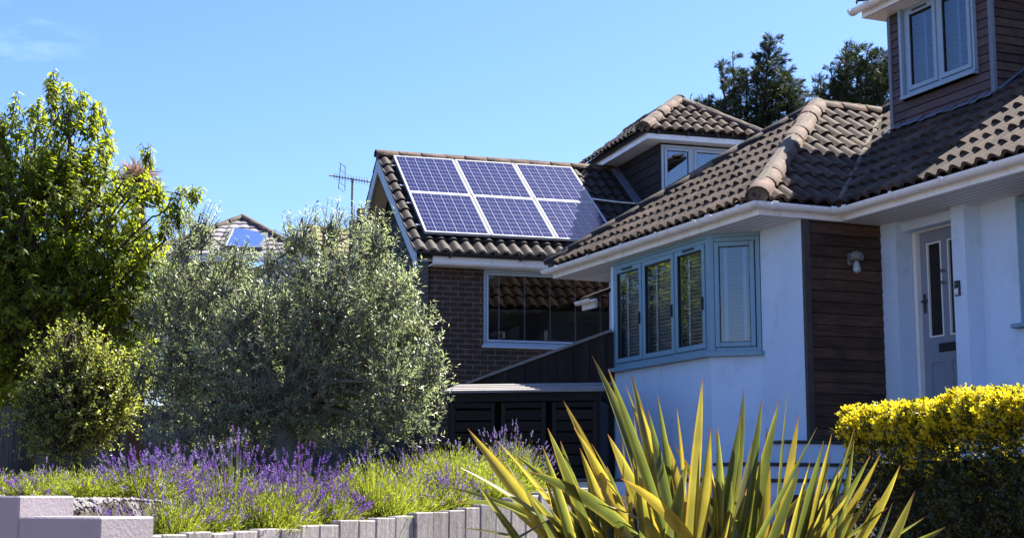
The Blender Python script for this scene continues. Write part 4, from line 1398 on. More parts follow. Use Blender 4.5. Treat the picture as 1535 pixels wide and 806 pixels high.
# back fence on the left, vertical boards
def fence(name, A_, B_, top_a, top_b, label, wmat, bw=.11, bot=-.2, capm=None, postn=1.9, rails=True):
    A_ = Vector(A_); B_ = Vector(B_); d = (B_ - A_); Ln = d.length; d.normalize(); nn = Vector((d.y, -d.x, 0))
    r = empty(name, A_, 0, label, 'fence')
    X = Matrix.Identity(4); X.col[0][:3] = d; X.col[1][:3] = -nn; X.col[2][:3] = (0, 0, 1)
    q = MB(X); s = 0
    while s < Ln:
        zt = top_a + (top_b - top_a) * s / Ln; zt2 = top_a + (top_b - top_a) * min(s + bw, Ln) / Ln
        ib = int(round(s / bw)); yo = (ib % 2) * .020 + random.uniform(0, .006)
        zj = random.gauss(0, .008) if capm is None else 0
        q.add([(s, yo, bot), (s + bw + .006, yo, bot), (s + bw + .006, yo + .018, bot), (s, yo + .018, bot),
               (s, yo, zt + zj), (s + bw + .006, yo, zt2 + zj), (s + bw + .006, yo + .018, zt2 + zj), (s, yo + .018, zt + zj)],
              [(3, 2, 1, 0), (4, 5, 6, 7), (0, 1, 5, 4), (1, 2, 6, 5), (2, 3, 7, 6), (3, 0, 4, 7)])
        s += bw
    q.build('boards', wmat, r)
    if rails:
        q = MB(X)
        for f in (.18, .8):
            q.box(0, Ln, .05, .09, bot + (min(top_a, top_b) - bot) * f, bot + (min(top_a, top_b) - bot) * f + .09)
        q.build('rail', wmat, r)
    s = 0
    while s <= Ln:
        zt = top_a + (top_b - top_a) * s / Ln
        q = MB(X); q.box(s - .04, s + .04, .05, .14, bot, zt + .02); q.build('post', wmat, r); s += postn
    if capm:
        q = MB(X); q.slab([(0, -.02, top_a), (Ln, -.02, top_b), (Ln, .06, top_b), (0, .06, top_a)], (0, 0, .035)); q.build('top_rail', capm, r)
    return r


fa_ = at(-120, 603, 20.5); fb_ = at(640, 600, 22.5)
fence('garden_fence', (fa_.x, fa_.y, 0), (fb_.x, fb_.y, 0), 1.25, 1.32, 'old grey board fence at the back of the garden behind the shrub', M['fencewood'])
a_ = at(700, 576, 18.6); b_ = at(917, 497, 18.35)
fence('side_fence', (a_.x, a_.y, 0), (b_.x, b_.y, 0), a_.z, b_.z, 'dark boarded fence with a top rail sloping up towards the bungalow', M['darkwood'], bw=.10, capm=M['plank'], rails=False, postn=3)

# bin store
p0 = at(672, 590, 17); p1 = at(900, 585, 16.7)
d = Vector((p1.x - p0.x, p1.y - p0.y, 0)); BW = d.length; d.normalize()
bs = empty('bin_store', (p0.x, p0.y, 0), math.atan2(d.y, d.x), 'low dark timber bin store with louvred doors and pale plank lid', 'bin store')
zr = p0.z - .005
q = MB()
for k in range(4):
    v = k * .2
    q.add([(-.05, -.06 + v, zr + .012 + v * .17), (BW + .05, -.06 + v, zr + .012 + v * .17), (BW + .05, .135 + v, zr + .012 + (v + .195) * .17), (-.05, .135 + v, zr + .012 + (v + .195) * .17),
           (-.05, -.06 + v, zr + .036 + v * .17), (BW + .05, -.06 + v, zr + .036 + v * .17), (BW + .05, .135 + v, zr + .030 + (v + .195) * .17), (-.05, .135 + v, zr + .030 + (v + .195) * .17)],
          [(3, 2, 1, 0), (4, 5, 6, 7), (0, 1, 5, 4), (1, 2, 6, 5), (2, 3, 7, 6), (3, 0, 4, 7)])
q.build('lid', M['plank'], bs)
q = MB(); q.box(0, BW, 0, .06, zr - .085, zr); q.box(0, .05, .0, .75, -.2, zr - .09); q.box(BW - .05, BW, 0, .75, -.2, zr - .09); q.box(0, BW, .72, .75, -.2, zr); q.box(.05, BW - .05, .4, .42, -.2, zr - .09)
q.build('carcass', M['darkslat'], bs)
nd = 3; dwid = BW / nd
for k in range(nd):
    x0 = k * dwid + .035; x1 = (k + 1) * dwid - .035
    q = MB(); q.box(x0, x0 + .05, -.022, 0, -.1, zr - .10, bev=.004); q.box(x1 - .05, x1, -.022, 0, -.1, zr - .10, bev=.004); q.box(x0 + .05, x1 - .05, -.020, 0, zr - .16, zr - .10, bev=.004)
    o = q.build('door', M['darkslat'], bs)
    q = MB(); z = zr - .29
    while z > -.1:
        q.box(x0 + .05, x1 - .05, -.011, .008, 0, .105, M_=Matrix.Translation((0, 0, z)) @ Matrix.Rotation(R(7), 4, 'X')); z -= .125
    q.build('louvre', M['darkslat'], o)

# =================================================================== plants
def bez(a, b, c, n):
    return [a * (1 - t) ** 2 + b * 2 * t * (1 - t) + c * t * t for t in [i / n for i in range(n + 1)]]


def in_lobes(lobes, n, shell=.0):
    """random points in a union of ellipsoids (centre, radii, weight)"""
    wts = np.array([l[2] for l in lobes], float); wts /= wts.sum()
    which = rng.choice(len(lobes), n, p=wts)
    d = rand_unit(n)
    r = rng.random(n) ** (1 / 3)
    r = shell + (1 - shell) * r
    C_ = np.array([l[0] for l in lobes])[which]; Rr = np.array([l[1] for l in lobes])[which]
    return C_ + d * Rr * r[:, None], which


def tree(name, label, cat, base, forks, lobes, ntw, nleaf, llen, lwid, tmpl, lm, bark, trunk_r, twig=.45, up=.5, droop=.3, shell=.3, spread=.9, group=None, crown='crown', bow=.15, ang=.8, tr_h=.9, extra=()):
    """trunk and limbs reach into every lobe; twigs leave the limbs; leaves line the twigs"""
    base = Vector(base)
    r = empty(name, base, 0, label, cat, group)
    wood = MB(Matrix.Translation(-base))
    nodes = []
    top = base + Vector((random.uniform(-.05, .05), random.uniform(-.05, .05), tr_h))
    wood.tube([base - Vector((0, 0, .2)), base + Vector((0, 0, .05)), base.lerp(top, .5) + Vector((random.gauss(0, .02), random.gauss(0, .02), 0)), top], [trunk_r * 1.35, trunk_r * 1.1, trunk_r * .9, trunk_r * .8], 10)
    for (c, rad, wt) in lobes:
        c = Vector(c)
        for k in range(forks):
            e = c + Vector((random.uniform(-.7, .7) * rad[0], random.uniform(-.7, .7) * rad[1], random.uniform(-.3, .85) * rad[2]))
            mid = top.lerp(e, .45) + Vector((0, 0, .12 * (e - top).length)) + Vector((random.gauss(0, .08), random.gauss(0, .08), 0))
            pl = bez(top - Vector((0, 0, random.uniform(0, .3) * tr_h)), mid, e, 7)
            wood.tube(pl, [trunk_r * .34 * (1 - i / 8.5) + .005 for i in range(8)], 6)
            nodes += pl[1:]
    tw = MB(Matrix.Translation(-base))
    LB = []; LD = []; LN = []
    specs = [dict(lobes=lobes, ntw=ntw, nleaf=nleaf, twig=twig, up=up, droop=droop, shell=shell, spread=spread)] + list(extra)
    for sp_ in specs:
      lobes, ntw, nleaf, twig, up, droop, shell, spread = [sp_[k] for k in ('lobes', 'ntw', 'nleaf', 'twig', 'up', 'droop', 'shell', 'spread')]
      if sp_ is not specs[0]:
        for (c, rad, wt) in lobes:
            c = Vector(c); lo = c - Vector((0, 0, rad[2]))
            near = min(nodes[:], key=lambda p: (p - lo).length)
            pl = bez(near, near.lerp(lo, .6) + Vector((0, 0, -.05)), c + Vector((0, 0, rad[2])), 7)
            wood.tube(pl, [.009 * (1 - i / 9) + .002 for i in range(8)], 5); nodes += pl
      tips, wh = in_lobes(lobes, ntw, shell)
      ND = np.array([tuple(p) for p in nodes])
      cen = np.array([l[0] for l in lobes])[wh]
      out = unit(tips - cen)
      for i in range(ntw):
          P = tips[i]
          dd = np.linalg.norm(ND - P, axis=1)
          Q = ND[np.argmin(dd)]
          dr = out[i] * spread + np.array([0, 0, up]) + rng.normal(size=3) * .35
          dr /= np.linalg.norm(dr)
          L_ = twig * rng.uniform(.6, 1.25)
          A = P - dr * L_ * .5
          Bp = P + dr * L_ * .5 + np.array([0, 0, -droop * L_ * .25])
          if dd.min() > .05 and i % 2 == 0:
              tw.tube([Vector(Q), Vector(Q * .45 + A * .55) + Vector((0, 0, .05)), Vector(A)], [.010, .008, .005], 4, caps=False)
          tw.tube([Vector(A), Vector(P), Vector(Bp)], [.006, .0045, .002], 3, caps=False)
          t = np.sort(rng.uniform(.05, 1.05, nleaf))
          bp = (A[None] * (1 - t[:, None]) ** 2 + 2 * P[None] * (t * (1 - t))[:, None] + Bp[None] * (t ** 2)[:, None])
          side = rand_unit(nleaf)
          side = unit(side - (side @ dr)[:, None] * dr[None])
          ld = dr[None] * (1 - ang) + side * ang + np.array([0, 0, -droop])[None]
          LB.append(bp); LD.append(ld); LN.append(dr[None] * .6 + np.array([0, 0, .7])[None] + rand_unit(nleaf) * .5)
    LB = np.concatenate(LB); LD = np.concatenate(LD); LN = np.concatenate(LN)
    N = len(LB)
    V_, F_, r_ = leaves(LB, LD, LN, llen * rng.uniform(.65, 1.2, N), lwid * rng.uniform(.7, 1.2, N), tmpl)
    mesh_np(crown, V_ - np.array(tuple(base)), F_, lm, r, r_)
    wood.build('trunk', bark, r, smooth=True)
    tw.build('twigs', bark, r, smooth=False, fix=False)
    return r


def lobe(px, py, Y, rx, ry, w=None, rz=None):
    c = at(px, py, Y); s = Y / 2255
    rad = (rx * s, (rz if rz else (rx + ry) / 2) * s, ry * s)
    return (tuple(c), rad, w if w else rad[0] * rad[1] * rad[2])


# big yellow-green tree at the left edge
T = 16.0
lb_ = [lobe(20, 350, T, 110, 130), lobe(100, 330, T, 85, 105), lobe(-80, 360, T, 110, 120), lobe(150, 410, T, 80, 100), lobe(60, 450, T, 130, 90), lobe(195, 370, T, 40, 60), lobe(150, 500, T + .5, 85, 75), lobe(20, 530, T + .4, 120, 75), lobe(110, 560, T + .6, 110, 50), lobe(200, 430, T + .2, 50, 70),
       lobe(40, 245, T, 70, 70), lobe(100, 235, T, 42, 60), lobe(140, 265, T, 40, 55), lobe(200, 300, T - .3, 26, 45), lobe(235, 355, T - .4, 30, 36), lobe(232, 415, T - .2, 34, 50), lobe(205, 480, T, 45, 55)]
sh = []
for (px, py, h) in ((78, 155, 45), (100, 165, 40), (140, 190, 32), (26, 178, 30), (4, 196, 26), (160, 228, 28), (222, 240, 27), (55, 185, 36), (122, 175, 40), (240, 290, 24), (-18, 215, 30), (150, 175, 12), (80, 125, 14)):
    sh.append(lobe(px, py, T + random.uniform(-.4, .4), 9, h, max(h, 18)))
for (px, py, h) in ((262, 300, 12), (290, 290, 10), (270, 325, 12), (250, 335, 14)):
    sh.append(lobe(px, py, T - .4, 12, h, 22))
tree('broadleaf_tree', 'tall yellow-green broadleaf tree with drooping leaves at the left edge', 'tree', at(40, 700, T + .2), 3, lb_, 2600, 18, .080, .046, LEAF_BROAD, M['leaf_tree'], M['bark'], .085, twig=.42, up=.75, droop=.45, shell=.15, tr_h=1.0,
     extra=[dict(lobes=sh, ntw=190, nleaf=13, twig=.28, up=1.4, droop=.6, shell=.0, spread=.3)])

# olive in the middle
Yo = 13.4
lb_ = [lobe(525, 480, Yo, 108, 115), lobe(430, 545, Yo, 140, 110), lobe(580, 560, Yo - .2, 78, 90), lobe(548, 400, Yo, 40, 48), lobe(300, 425, Yo + .5, 70, 78), lobe(285, 520, Yo + .4, 78, 100), lobe(370, 482, Yo + .3, 80, 62), lobe(470, 415, Yo, 62, 55), lobe(605, 605, Yo - .2, 55, 50), lobe(262, 600, Yo + .5, 58, 56), lobe(420, 620, Yo + .3, 150, 46), lobe(340, 652, Yo + .2, 130, 32), lobe(550, 648, Yo - .1, 100, 34)]
wisp = [lobe(px, py, Yo + random.uniform(-.4, .4), 20, h, h) for (px, py, h) in ((352, 388, 20), (408, 392, 20), (300, 345, 26), (270, 370, 24), (452, 350, 24), (440, 370, 28), (495, 345, 26), (540, 345, 22), (565, 360, 26), (250, 420, 26), (225, 470, 28), (590, 430, 26), (625, 480, 28), (645, 545, 26), (655, 600, 22), (640, 640, 18), (210, 560, 26), (470, 365, 22))]
tree('olive_tree', 'grey-green olive tree with a dense rounded crown above the lavender', 'tree', at(432, 690, Yo), 3, lb_, 2350, 20, .051, .0108, LEAF_SLIM, M['leaf_olive'], mat('olive_bark', (.15, .15, .12), .9, .2, .3, 9, bump=.5, bscale=40), .11, twig=.34, up=.6, droop=.0, shell=.2, ang=.62, tr_h=.55,
     extra=[dict(lobes=wisp, ntw=420, nleaf=17, twig=.34, up=1.0, droop=.0, shell=.0, spread=.7)])

# clipped round shrub by the fence
Ys = 14.8
lb_ = [lobe(125, 605, Ys, 75, 65), lobe(180, 560, Ys + .2, 30, 30), lobe(70, 570, Ys - .2, 30, 32), lobe(110, 550, Ys, 55, 55), lobe(112, 512, Ys, 20, 30), lobe(60, 620, Ys, 34, 55), lobe(165, 590, Ys, 45, 55), lobe(100, 650, Ys, 60, 40)]
tree('round_shrub', 'small light green bush with tiny leaves in front of the fence', 'shrub', at(110, 712, Ys), 4, lb_, 1100, 20, .036, .020, LEAF_SLIM, M['leaf_shrub'], M['bark'], .04, twig=.36, up=.65, droop=.0, shell=.05, ang=.65, tr_h=.25)

# dark evergreens beyond the fence
for (px, py, Y, rx, ry, lbl) in ((40, 520, 22.5, 190, 130, 'dark laurel bush beyond the fence under the yellow-green tree'), (330, 500, 23.5, 150, 110, 'dark evergreen bush beyond the fence behind the olive tree')):
    tree('laurel_bush', lbl, 'bush', at(px, 690, Y), 3, [lobe(px, py, Y, rx, ry), lobe(px + 60, py + 40, Y - .3, rx * .8, ry * .8)], 900, 16, .12, .05, LEAF_BROAD, M['leaf_dark'], M['bark'], .08, twig=.5, up=.4, droop=.3, shell=.3, tr_h=.6)

# tall trees beyond the left edge of the view; the bay window mirrors them
for (x, y, hh, lbl) in ((-11.9, 25.6, 8.2, 'tall green garden tree beyond the left edge, mirrored in the bay window'), (-14.6, 27.4, 8.6, 'taller green garden tree farther left, mirrored in the bay window'), (-14.8, 31.0, 9.0, 'green garden tree at the back left, mirrored in the bay window')):
    tree('garden_tree', lbl, 'tree', (x, y, .2), 3, [((x, y, hh * .62), (2.1, 1.7, hh * .45), 6), ((x + .9, y - .4, hh * .3), (1.5, 1.3, 2), 2), ((x - 1, y + .3, hh * .4), (1.5, 1.3, 2.1), 2)], 1500, 16, .16, .09, LEAF_BROAD, M['leaf_tree'], M['bark'], .14, twig=.6, up=.4, droop=.4, shell=.35, tr_h=1.4)

# cordyline head showing through the tree
Yc = 18.5
cb_ = at(200, 690, Yc); ct = at(206, 266, Yc)
co = empty('cordyline', cb_, 0, 'cordyline palm with a shaggy brown head of dead blades behind the tree', 'palm')
q = MB(Matrix.Translation(-cb_)); q.tube([cb_, cb_.lerp(ct, .5) + Vector((.08, 0, 0)), ct], [.10, .085, .08], 9); q.build('trunk', M['bark'], co, smooth=True)
N = 420
dd = rand_unit(N); dd[:, 2] = dd[:, 2] * .75 + .08
bb_ = np.array(tuple(ct)) + rng.normal(size=(N, 3)) * .05
V_, F_, r_ = leaves(bb_, dd, np.cross(dd, rand_unit(N)), rng.uniform(.18, .32, N), .018, LEAF_FLAT)
mesh_np('dead_blades', V_ - np.array(tuple(cb_)), F_, M['leaf_cord'], co, r_)
N = 120
dd = rand_unit(N); dd[:, 2] = np.abs(dd[:, 2]) * .4 - .25
V_, F_, r_ = leaves(np.array(tuple(ct)) + rng.normal(size=(N, 3)) * .05 - np.array([0, 0, .2]), dd, np.cross(dd, rand_unit(N)), rng.uniform(.3, .5, N), .03, LEAF_SLIM)
mesh_np('crown', V_ - np.array(tuple(cb_)), F_, M['leaf_cordg'], co, r_)


# wind-swept cypresses behind the bungalow
def plume(br, ns, LB, LD, LN, lean):
    """short flattened sprays along a branch, shrinking to a fine bent tip"""
    m_ = len(br) - 1
    for s_ in range(ns):
        t = random.uniform(.05, 1.0)
        j = min(int(t * m_), m_ - 1); bp = br[j].lerp(br[j + 1], t * m_ - j)
        dirn = (br[j + 1] - br[j]).normalized()
        sd = Vector((random.gauss(0, 1), random.gauss(0, 1), random.gauss(0, 1)))
        sd = (sd - dirn * sd.dot(dirn)).normalized()
        pd = (dirn * 1.0 + sd * .62 + Vector((lean * .35, 0, -.05))).normalized()
        pl_ = .15 * (1.12 - t) ** .8 * random.uniform(.5, 1.4) + .02
        pn = pd.cross(Vector((random.gauss(0, 1), random.gauss(0, 1), random.gauss(0, 1)))).normalized()
        sv_ = pd.cross(pn)
        for g_ in range(7):
            tt = g_ / 7
            sg = 1 if g_ % 2 else -1
            LB.append(bp + pd * pl_ * tt); LD.append(pd * .95 + sv_ * sg * .5 * (1 - tt * .6)); LN.append(pn)


def cypress(label, bx, Y, leaders, fill, lean):
    b0 = at(bx, 330, Y); b0.z = .3
    r = empty('cypress_tree', b0, 0, label, 'tree', 'cypresses behind the bungalow')
    wd = MB(Matrix.Translation(-b0)); LB = []; LD = []; LN = []
    for (px, py, spread_, n_) in leaders:
        tip = at(px, py, Y + random.uniform(-.4, .4))
        root = Vector((b0.x + (tip.x - b0.x) * .25, b0.y, max(3.2, tip.z - 4.6)))
        mid = root.lerp(tip, .5) + Vector((-.12, 0, .1))
        pl = bez(root, mid, tip, 12)
        wd.tube([b0, root] + pl[1:], [.14, .08] + [.05 * (1 - i / 12.5) + .004 for i in range(12)], 6)
        for k in range(int(n_ * 2.2)):
            f = random.random() ** .85
            i = min(int(f * 12), 11); c = pl[i].lerp(pl[i + 1], f * 12 - i)
            az = random.uniform(0, 6.28)
            ln = spread_ * 1.05 * max(.02, 1.03 - f) ** .75 * random.uniform(.5, 1.15) + .10
            o_ = Vector((math.cos(az), math.sin(az) * .8, random.uniform(.35, 1.0)))
            o_.normalize()
            e = c + o_ * ln + Vector((lean * ln * .55, 0, -.06 * ln))
            m1 = c.lerp(e, .55) + Vector((0, 0, .16 * ln))
            br = bez(c, m1, e, 6)
            wd.tube(br, [.008 * (1 - j / 7) + .0015 for j in range(7)], 3, caps=False)
            plume(br, int(10 + 40 * ln), LB, LD, LN, lean)
        plume(pl[7:], 46, LB, LD, LN, lean)
    for (px, py, rx, ry, k_) in fill:
        for _ in range(k_):
            a_ = random.uniform(0, 6.28); q_ = math.sqrt(random.random())
            c = at(px + math.cos(a_) * q_ * rx, py + math.sin(a_) * q_ * ry, Y + random.uniform(-.6, .6))
            o_ = Vector((random.gauss(.15 * lean, .6) + math.cos(a_) * q_ * .5, random.gauss(0, .5), random.uniform(.3, 1.1))).normalized()
            ln = random.uniform(.2, .5)
            br = bez(c - o_ * ln * .5, c + Vector((0, 0, .05)), c + o_ * ln * .5 + Vector((lean * ln * .3, 0, -.05)), 6)
            wd.tube(br, [.008 * (1 - j / 7) + .0015 for j in range(7)], 3, caps=False)
            plume(br, int(10 + 40 * ln), LB, LD, LN, lean)
    LB = np.array([tuple(p) for p in LB]); LD = np.array([tuple(p) for p in LD]); LN = np.array([tuple(p) for p in LN])
    N_ = len(LB)
    V_, F_, r_ = leaves(LB, LD, LN, rng.uniform(.030, .060, N_), rng.uniform(.008, .014, N_), LEAF_FLAT)
    mesh_np('crown', V_ - np.array(tuple(b0)), F_, M['leaf_cypress'], r, r_)
    wd.build('trunk', M['bark'], r, smooth=True)
    return r


cypress('wind-swept dark cypress rising over the ridge between the two houses', 1130, 31, [(1155, 58, .95, 46), (1082, 92, .8, 34), (1178, 105, .8, 36), (1120, 105, .8, 36), (1205, 150, .7, 30), (1055, 150, .6, 20), (1150, 130, 1.0, 46), (1110, 150, .9, 40), (1035, 145, .3, 8), (1185, 150, .9, 40), (1138, 80, .7, 30), (1098, 78, .5, 16), (1165, 85, .6, 26)], [(1130, 158, 62, 32, 90), (1150, 115, 24, 36, 45), (1100, 122, 22, 22, 25), (1188, 145, 22, 26, 50), (1068, 165, 30, 16, 40)], .55)
cypress('dark cypress close beside the wood-clad dormer', 1300, 29, [(1268, 72, .75, 40), (1228, 112, .6, 26), (1300, 78, .8, 44), (1330, 85, .8, 40), (1262, 125, .9, 44), (1310, 125, .9, 48), (1240, 150, .7, 34), (1345, 100, .9, 40), (1280, 150, .9, 40), (1284, 66, .5, 22), (1245, 95, .5, 18)], [(1295, 138, 46, 34, 95), (1322, 110, 22, 30, 50), (1272, 105, 18, 26, 25), (1248, 145, 28, 20, 50)], .3)


# ------------------------------------------------------------------ lavender
def lavender(px, Y, wpx, hpx_top, nst, mix, label, green=1.0, nb=1.0, flower=1.0, lean=(0, 0)):
    """one clump: a mound of narrow leaves, thin stems above it, each ending in a spike of small flowers"""
    p = at(px, 700, Y); x0, y0 = p.x, p.y
    z0 = gz(x0, y0) - .01
    top = at(px, hpx_top, Y).z
    H = max(.22, top - z0); rad = wpx / 2 * Y / 2265
    root = Vector((x0, y0, z0))
    r = empty('lavender', root, 0, label, 'lavender', 'lavender clumps in the raised bed')
    # foliage: a dome of fine grey-green shoots
    fac = max(.6, min(2.4, (rad / .3) ** 1.7))
    E_ = np.array([rad * 1.05, rad * 1.05, H])

    def dome(k, pw, mxa):
        th = rng.random(k) ** pw * mxa; ph_ = rng.uniform(0, 6.283, k)
        return np.stack([np.sin(th) * np.cos(ph_), np.sin(th) * np.sin(ph_), np.cos(th)], 1) * E_
    n = int(640 * nb * fac)
    dr = dome(n, .62, 1.36) + rng.normal(size=(n, 3)) * .035
    bs_ = dr * np.array([.25, .25, 0]) + rng.normal(size=(n, 3)) * np.array([.02, .02, 0])
    f_ = rng.uniform(.38, .70, n) * green
    sh_ = dr * f_[:, None] - bs_ * .6
    ln = np.linalg.norm(sh_, axis=1)
    V1, F1, r1 = leaves(bs_, sh_, np.cross(sh_, rand_unit(n)), ln, rng.uniform(.0035, .005, n), LEAF_FLAT)
    m = n * 7
    idx = rng.integers(0, n, m); t = rng.uniform(.3, 1.0, m)
    b2 = bs_[idx] + sh_[idx] * t[:, None]
    d2 = unit(sh_)[idx] * .9 + rand_unit(m) * .65
    V2, F2, r2 = leaves(b2, d2, rand_unit(m), rng.uniform(.022, .045, m), rng.uniform(.0035, .0055, m), LEAF_SLIM)
    mesh_np('foliage', np.concatenate([V1, V2]), np.concatenate([F1, F2 + len(V1)]), M['lav_leaf'], r, np.concatenate([r1, r2]))
    # stems and spikes standing out all over the dome
    ns = int(nst)
    sd_ = dome(ns, .62, 1.25) * rng.uniform(.72, 1.06, ns)[:, None] + rng.normal(size=(ns, 3)) * .02
    sb_ = sd_ * np.array([.25, .25, 0])
    st_ = sd_.copy(); sd_ = st_ - sb_
    sl_ = np.linalg.norm(sd_, axis=1)
    V3, F3, r3 = leaves(sb_, sd_, np.cross(sd_, rand_unit(ns)), sl_, np.full(ns, .0042), LEAF_FLAT)
    V4, F4, r4 = leaves(sb_, sd_, np.cross(sd_, rand_unit(ns)), sl_, np.full(ns, .0042), LEAF_FLAT)
    mesh_np('stems', np.concatenate([V3, V4]), np.concatenate([F3, F4 + len(V3)]), M['lav_stem'], r, np.concatenate([r3, r4]))
    for nm, mt, sel in (('flowers', M['lav_purple'], rng.random(ns) < mix), ('faded_flowers', M['lav_grey'], None)):
        if sel is None: sel = ~last
        last = sel
        k = int(sel.sum())
        if not k: continue
        u = unit(sd_)[sel]; tp = st_[sel]
        sp = rng.uniform(.035, .065, k) * flower
        per = 15
        b = np.repeat(tp, per, 0); uu = np.repeat(u, per, 0); q_ = np.repeat(sp, per)
        lev = np.tile(np.array([.0, .0, .0, .22, .22, .22, .45, .45, .45, .66, .66, .66, .85, .85, 1.0]), k)
        pos = b - uu * (q_ * (1 - lev))[:, None]
        dd_ = uu * .75 + rand_unit(k * per) * .7
        V5, F5, r5 = leaves(pos, dd_, rand_unit(k * per), rng.uniform(.012, .019, k * per) * (1.1 - .35 * lev) * flower, rng.uniform(.007, .011, k * per) * flower, LEAF_SLIM)
        mesh_np(nm, V5, F5, mt, r, r5)
    return r


LAV = [
    # px, Y, width px, top px, stems, purple share, label, green
    (70, 11.2, 95, 690, 40, .5, 'small lavender clump with dull purple tips by the white wall', 1.1),
    (38, 9.2, 60, 722, 40, .6, 'low lavender plant spilling beside the white garden wall', .8),
    (132, 10.2, 100, 694, 12, .15, 'bright green lavender clump with few flowers beyond the white wall', 1.25),
    (215, 10.4, 150, 672, 230, .75, 'wide purple lavender clump between the green one and the olive trunk', .85),
    (272, 11.4, 120, 658, 150, .8, 'lavender clump with vivid violet heads just below the olive crown', .9),
    (262, 9.85, 140, 700, 120, .6, 'lavender clump leaning over the lowest sleepers', .9),
    (350, 10.8, 150, 650, 210, .7, 'tall lavender clump rising in front of the olive, left of its trunk', 1.0),
    (405, 10.4, 130, 690, 140, .8, 'lavender clump with deep purple heads over the sleepers under the olive trunk', .95),
    (455, 11.4, 120, 668, 150, .85, 'lavender clump crowded with violet spikes at the foot of the olive trunk', .85),
    (500, 11.0, 110, 695, 150, .9, 'darkest purple lavender clump hanging above the sleeper wall', .8),
    (560, 11.7, 130, 668, 60, .35, 'tall green lavender clump with thin grey stems right of the olive trunk', 1.25),
    (585, 11.5, 90, 702, 14, .3, 'bright green lavender tuft with hardly any flowers above the sleepers', 1.35),
    (675, 12.15, 100, 692, 130, .75, 'lavender clump with drooping dusky heads above the sleeper wall', .9),
    (640, 13.3, 140, 655, 130, .35, 'lavender clump with pale grey-violet spikes under the right of the olive', 1.1),
    (690, 13.0, 130, 655, 60, .3, 'yellow-green lavender clump in front of the bin store', 1.3),
    (765, 13.9, 130, 632, 230, .25, 'tall lavender clump with faded lilac spikes before the louvred doors', 1.05),
    (735, 12.7, 110, 680, 25, .25, 'broad green lavender clump at the right end of the bed', 1.3),
    (520, 12.9, 150, 665, 100, .4, 'lavender clump in the shade below the olive crown', 1.1),
    (168, 8.6, 90, 742, 50, .6, 'low lavender sprawling over the gravel behind the white wall end', .9),
    (325, 10.15, 110, 715, 70, .7, 'short lavender clump pressed against the first sleepers', 1.0),
    (430, 10.7, 130, 690, 110, .8, 'violet lavender clump in the middle of the bed before the olive trunk', .95),
    (620, 11.9, 110, 690, 80, .6, 'green and violet lavender clump between two tufts over the sleepers', 1.15),
    (10, 11.5, 80, 705, 50, .5, 'lavender clump cut by the left edge of the view', 1.0),
    (185, 12.2, 120, 676, 60, .1, 'lavender plant with dry pale stems near the fence', .9),
]
for L_ in LAV:
    lavender(L_[0], L_[1], L_[2] * 1.22, L_[3] + random.uniform(-4, 8), L_[4] * 1.12, L_[5], L_[6], L_[7] * 1.08, nb=1.0, flower=.9)

# ------------------------------------------------------------------ golden hedge
hb_ = Vector((2.055, 9.55, 0)); he = Vector((2.68, 5.4, 0))
hd = (he - hb_); HL = hd.length; hd.normalize(); hn = Vector((-hd.y, hd.x, 0))       # hn towards the right, away from the viewer
HT = .505; HW = .62; HB = -1.4
hg = empty('hedge', hb_, 0, 'clipped hedge with a golden yellow top and dark green sides at the right edge', 'hedge')
core = MB(Matrix.Identity(4))
Xh = Matrix.Identity(4); Xh.col[0][:3] = hd; Xh.col[1][:3] = hn; Xh.col[2][:3] = (0, 0, 1)
core.X = Xh
core.box(.16, HL, .13, HW - .13, HB, HT - .30, bev=.08)
core.build('branches', mat('hedge_core', (.02, .018, .012), .95, .1, .4, 12), hg)


def hedge_pts(n, zlo, zhi, depth, fade=0):
    t = rng.uniform(0, HL, n)
    z = rng.uniform(zlo, zhi, n)
    side = rng.random(n)
    dpt = rng.random(n) ** 1.5 * depth
    y = np.where(side < .6, dpt, HW - dpt)
    # rounded shoulders and end
    topz = HT + .02 * np.sin(t * 5) + .015 * np.sin(t * 13 + 1)
    on_top = rng.random(n) < (.55 if zhi > .3 else 0)
    y = np.where(on_top, rng.uniform(.0, HW, n), y)
    z = np.where(on_top, topz - rng.random(n) ** 1.3 * .16, z)
    if fade: z = np.where(on_top, z, topz - rng.exponential(fade, n))
    sh_ = np.clip((z - (HT - .12)) / .12, 0, 1)
    y = np.where(y < HW / 2, y + sh_ ** 2 * .07, y - sh_ ** 2 * .07)
    end = rng.random(n) < .10
    t = np.where(end, rng.random(n) ** 1.5 * depth, t); y = np.where(end, rng.uniform(.05, HW - .05, n), y)
    y = y + .03 * np.sin(t * 7 + z * 9) + .02 * np.sin(t * 17)
    return t, y, z


def hedge_leaves(name, n, zlo, zhi, depth, mt, per=9, ll=.021, lw=.013, jit=.0, fade=0):
    t, y, z = hedge_pts(n, zlo, zhi, depth, fade)
    if jit: z = z - np.abs(rng.normal(size=n)) * jit
    P = np.stack([t, y, z], 1)
    cen = np.stack([t, np.full(n, HW / 2), np.full(n, HT - .35)], 1)
    o_ = unit(P - cen) * .8 + np.array([0, 0, .5]) + rng.normal(size=(n, 3)) * .45
    o_ = unit(o_)
    tw_ = rng.uniform(.02, .055, n)
    k = n * per
    b = np.repeat(P, per, 0); u = np.repeat(o_, per, 0); w_ = np.repeat(tw_, per) * np.tile(np.linspace(0, 1, per), n)
    sd = rand_unit(k)
    V_, F_, r_ = leaves(b + u * w_[:, None], u * .55 + sd * .75, u + rand_unit(k) * .5, ll * rng.uniform(.7, 1.25, k), lw * rng.uniform(.8, 1.2, k), LEAF_SLIM)
    Rm = np.array(Xh.to_3x3())
    mesh_np(name, V_ @ Rm.T, F_, mt, hg, r_)


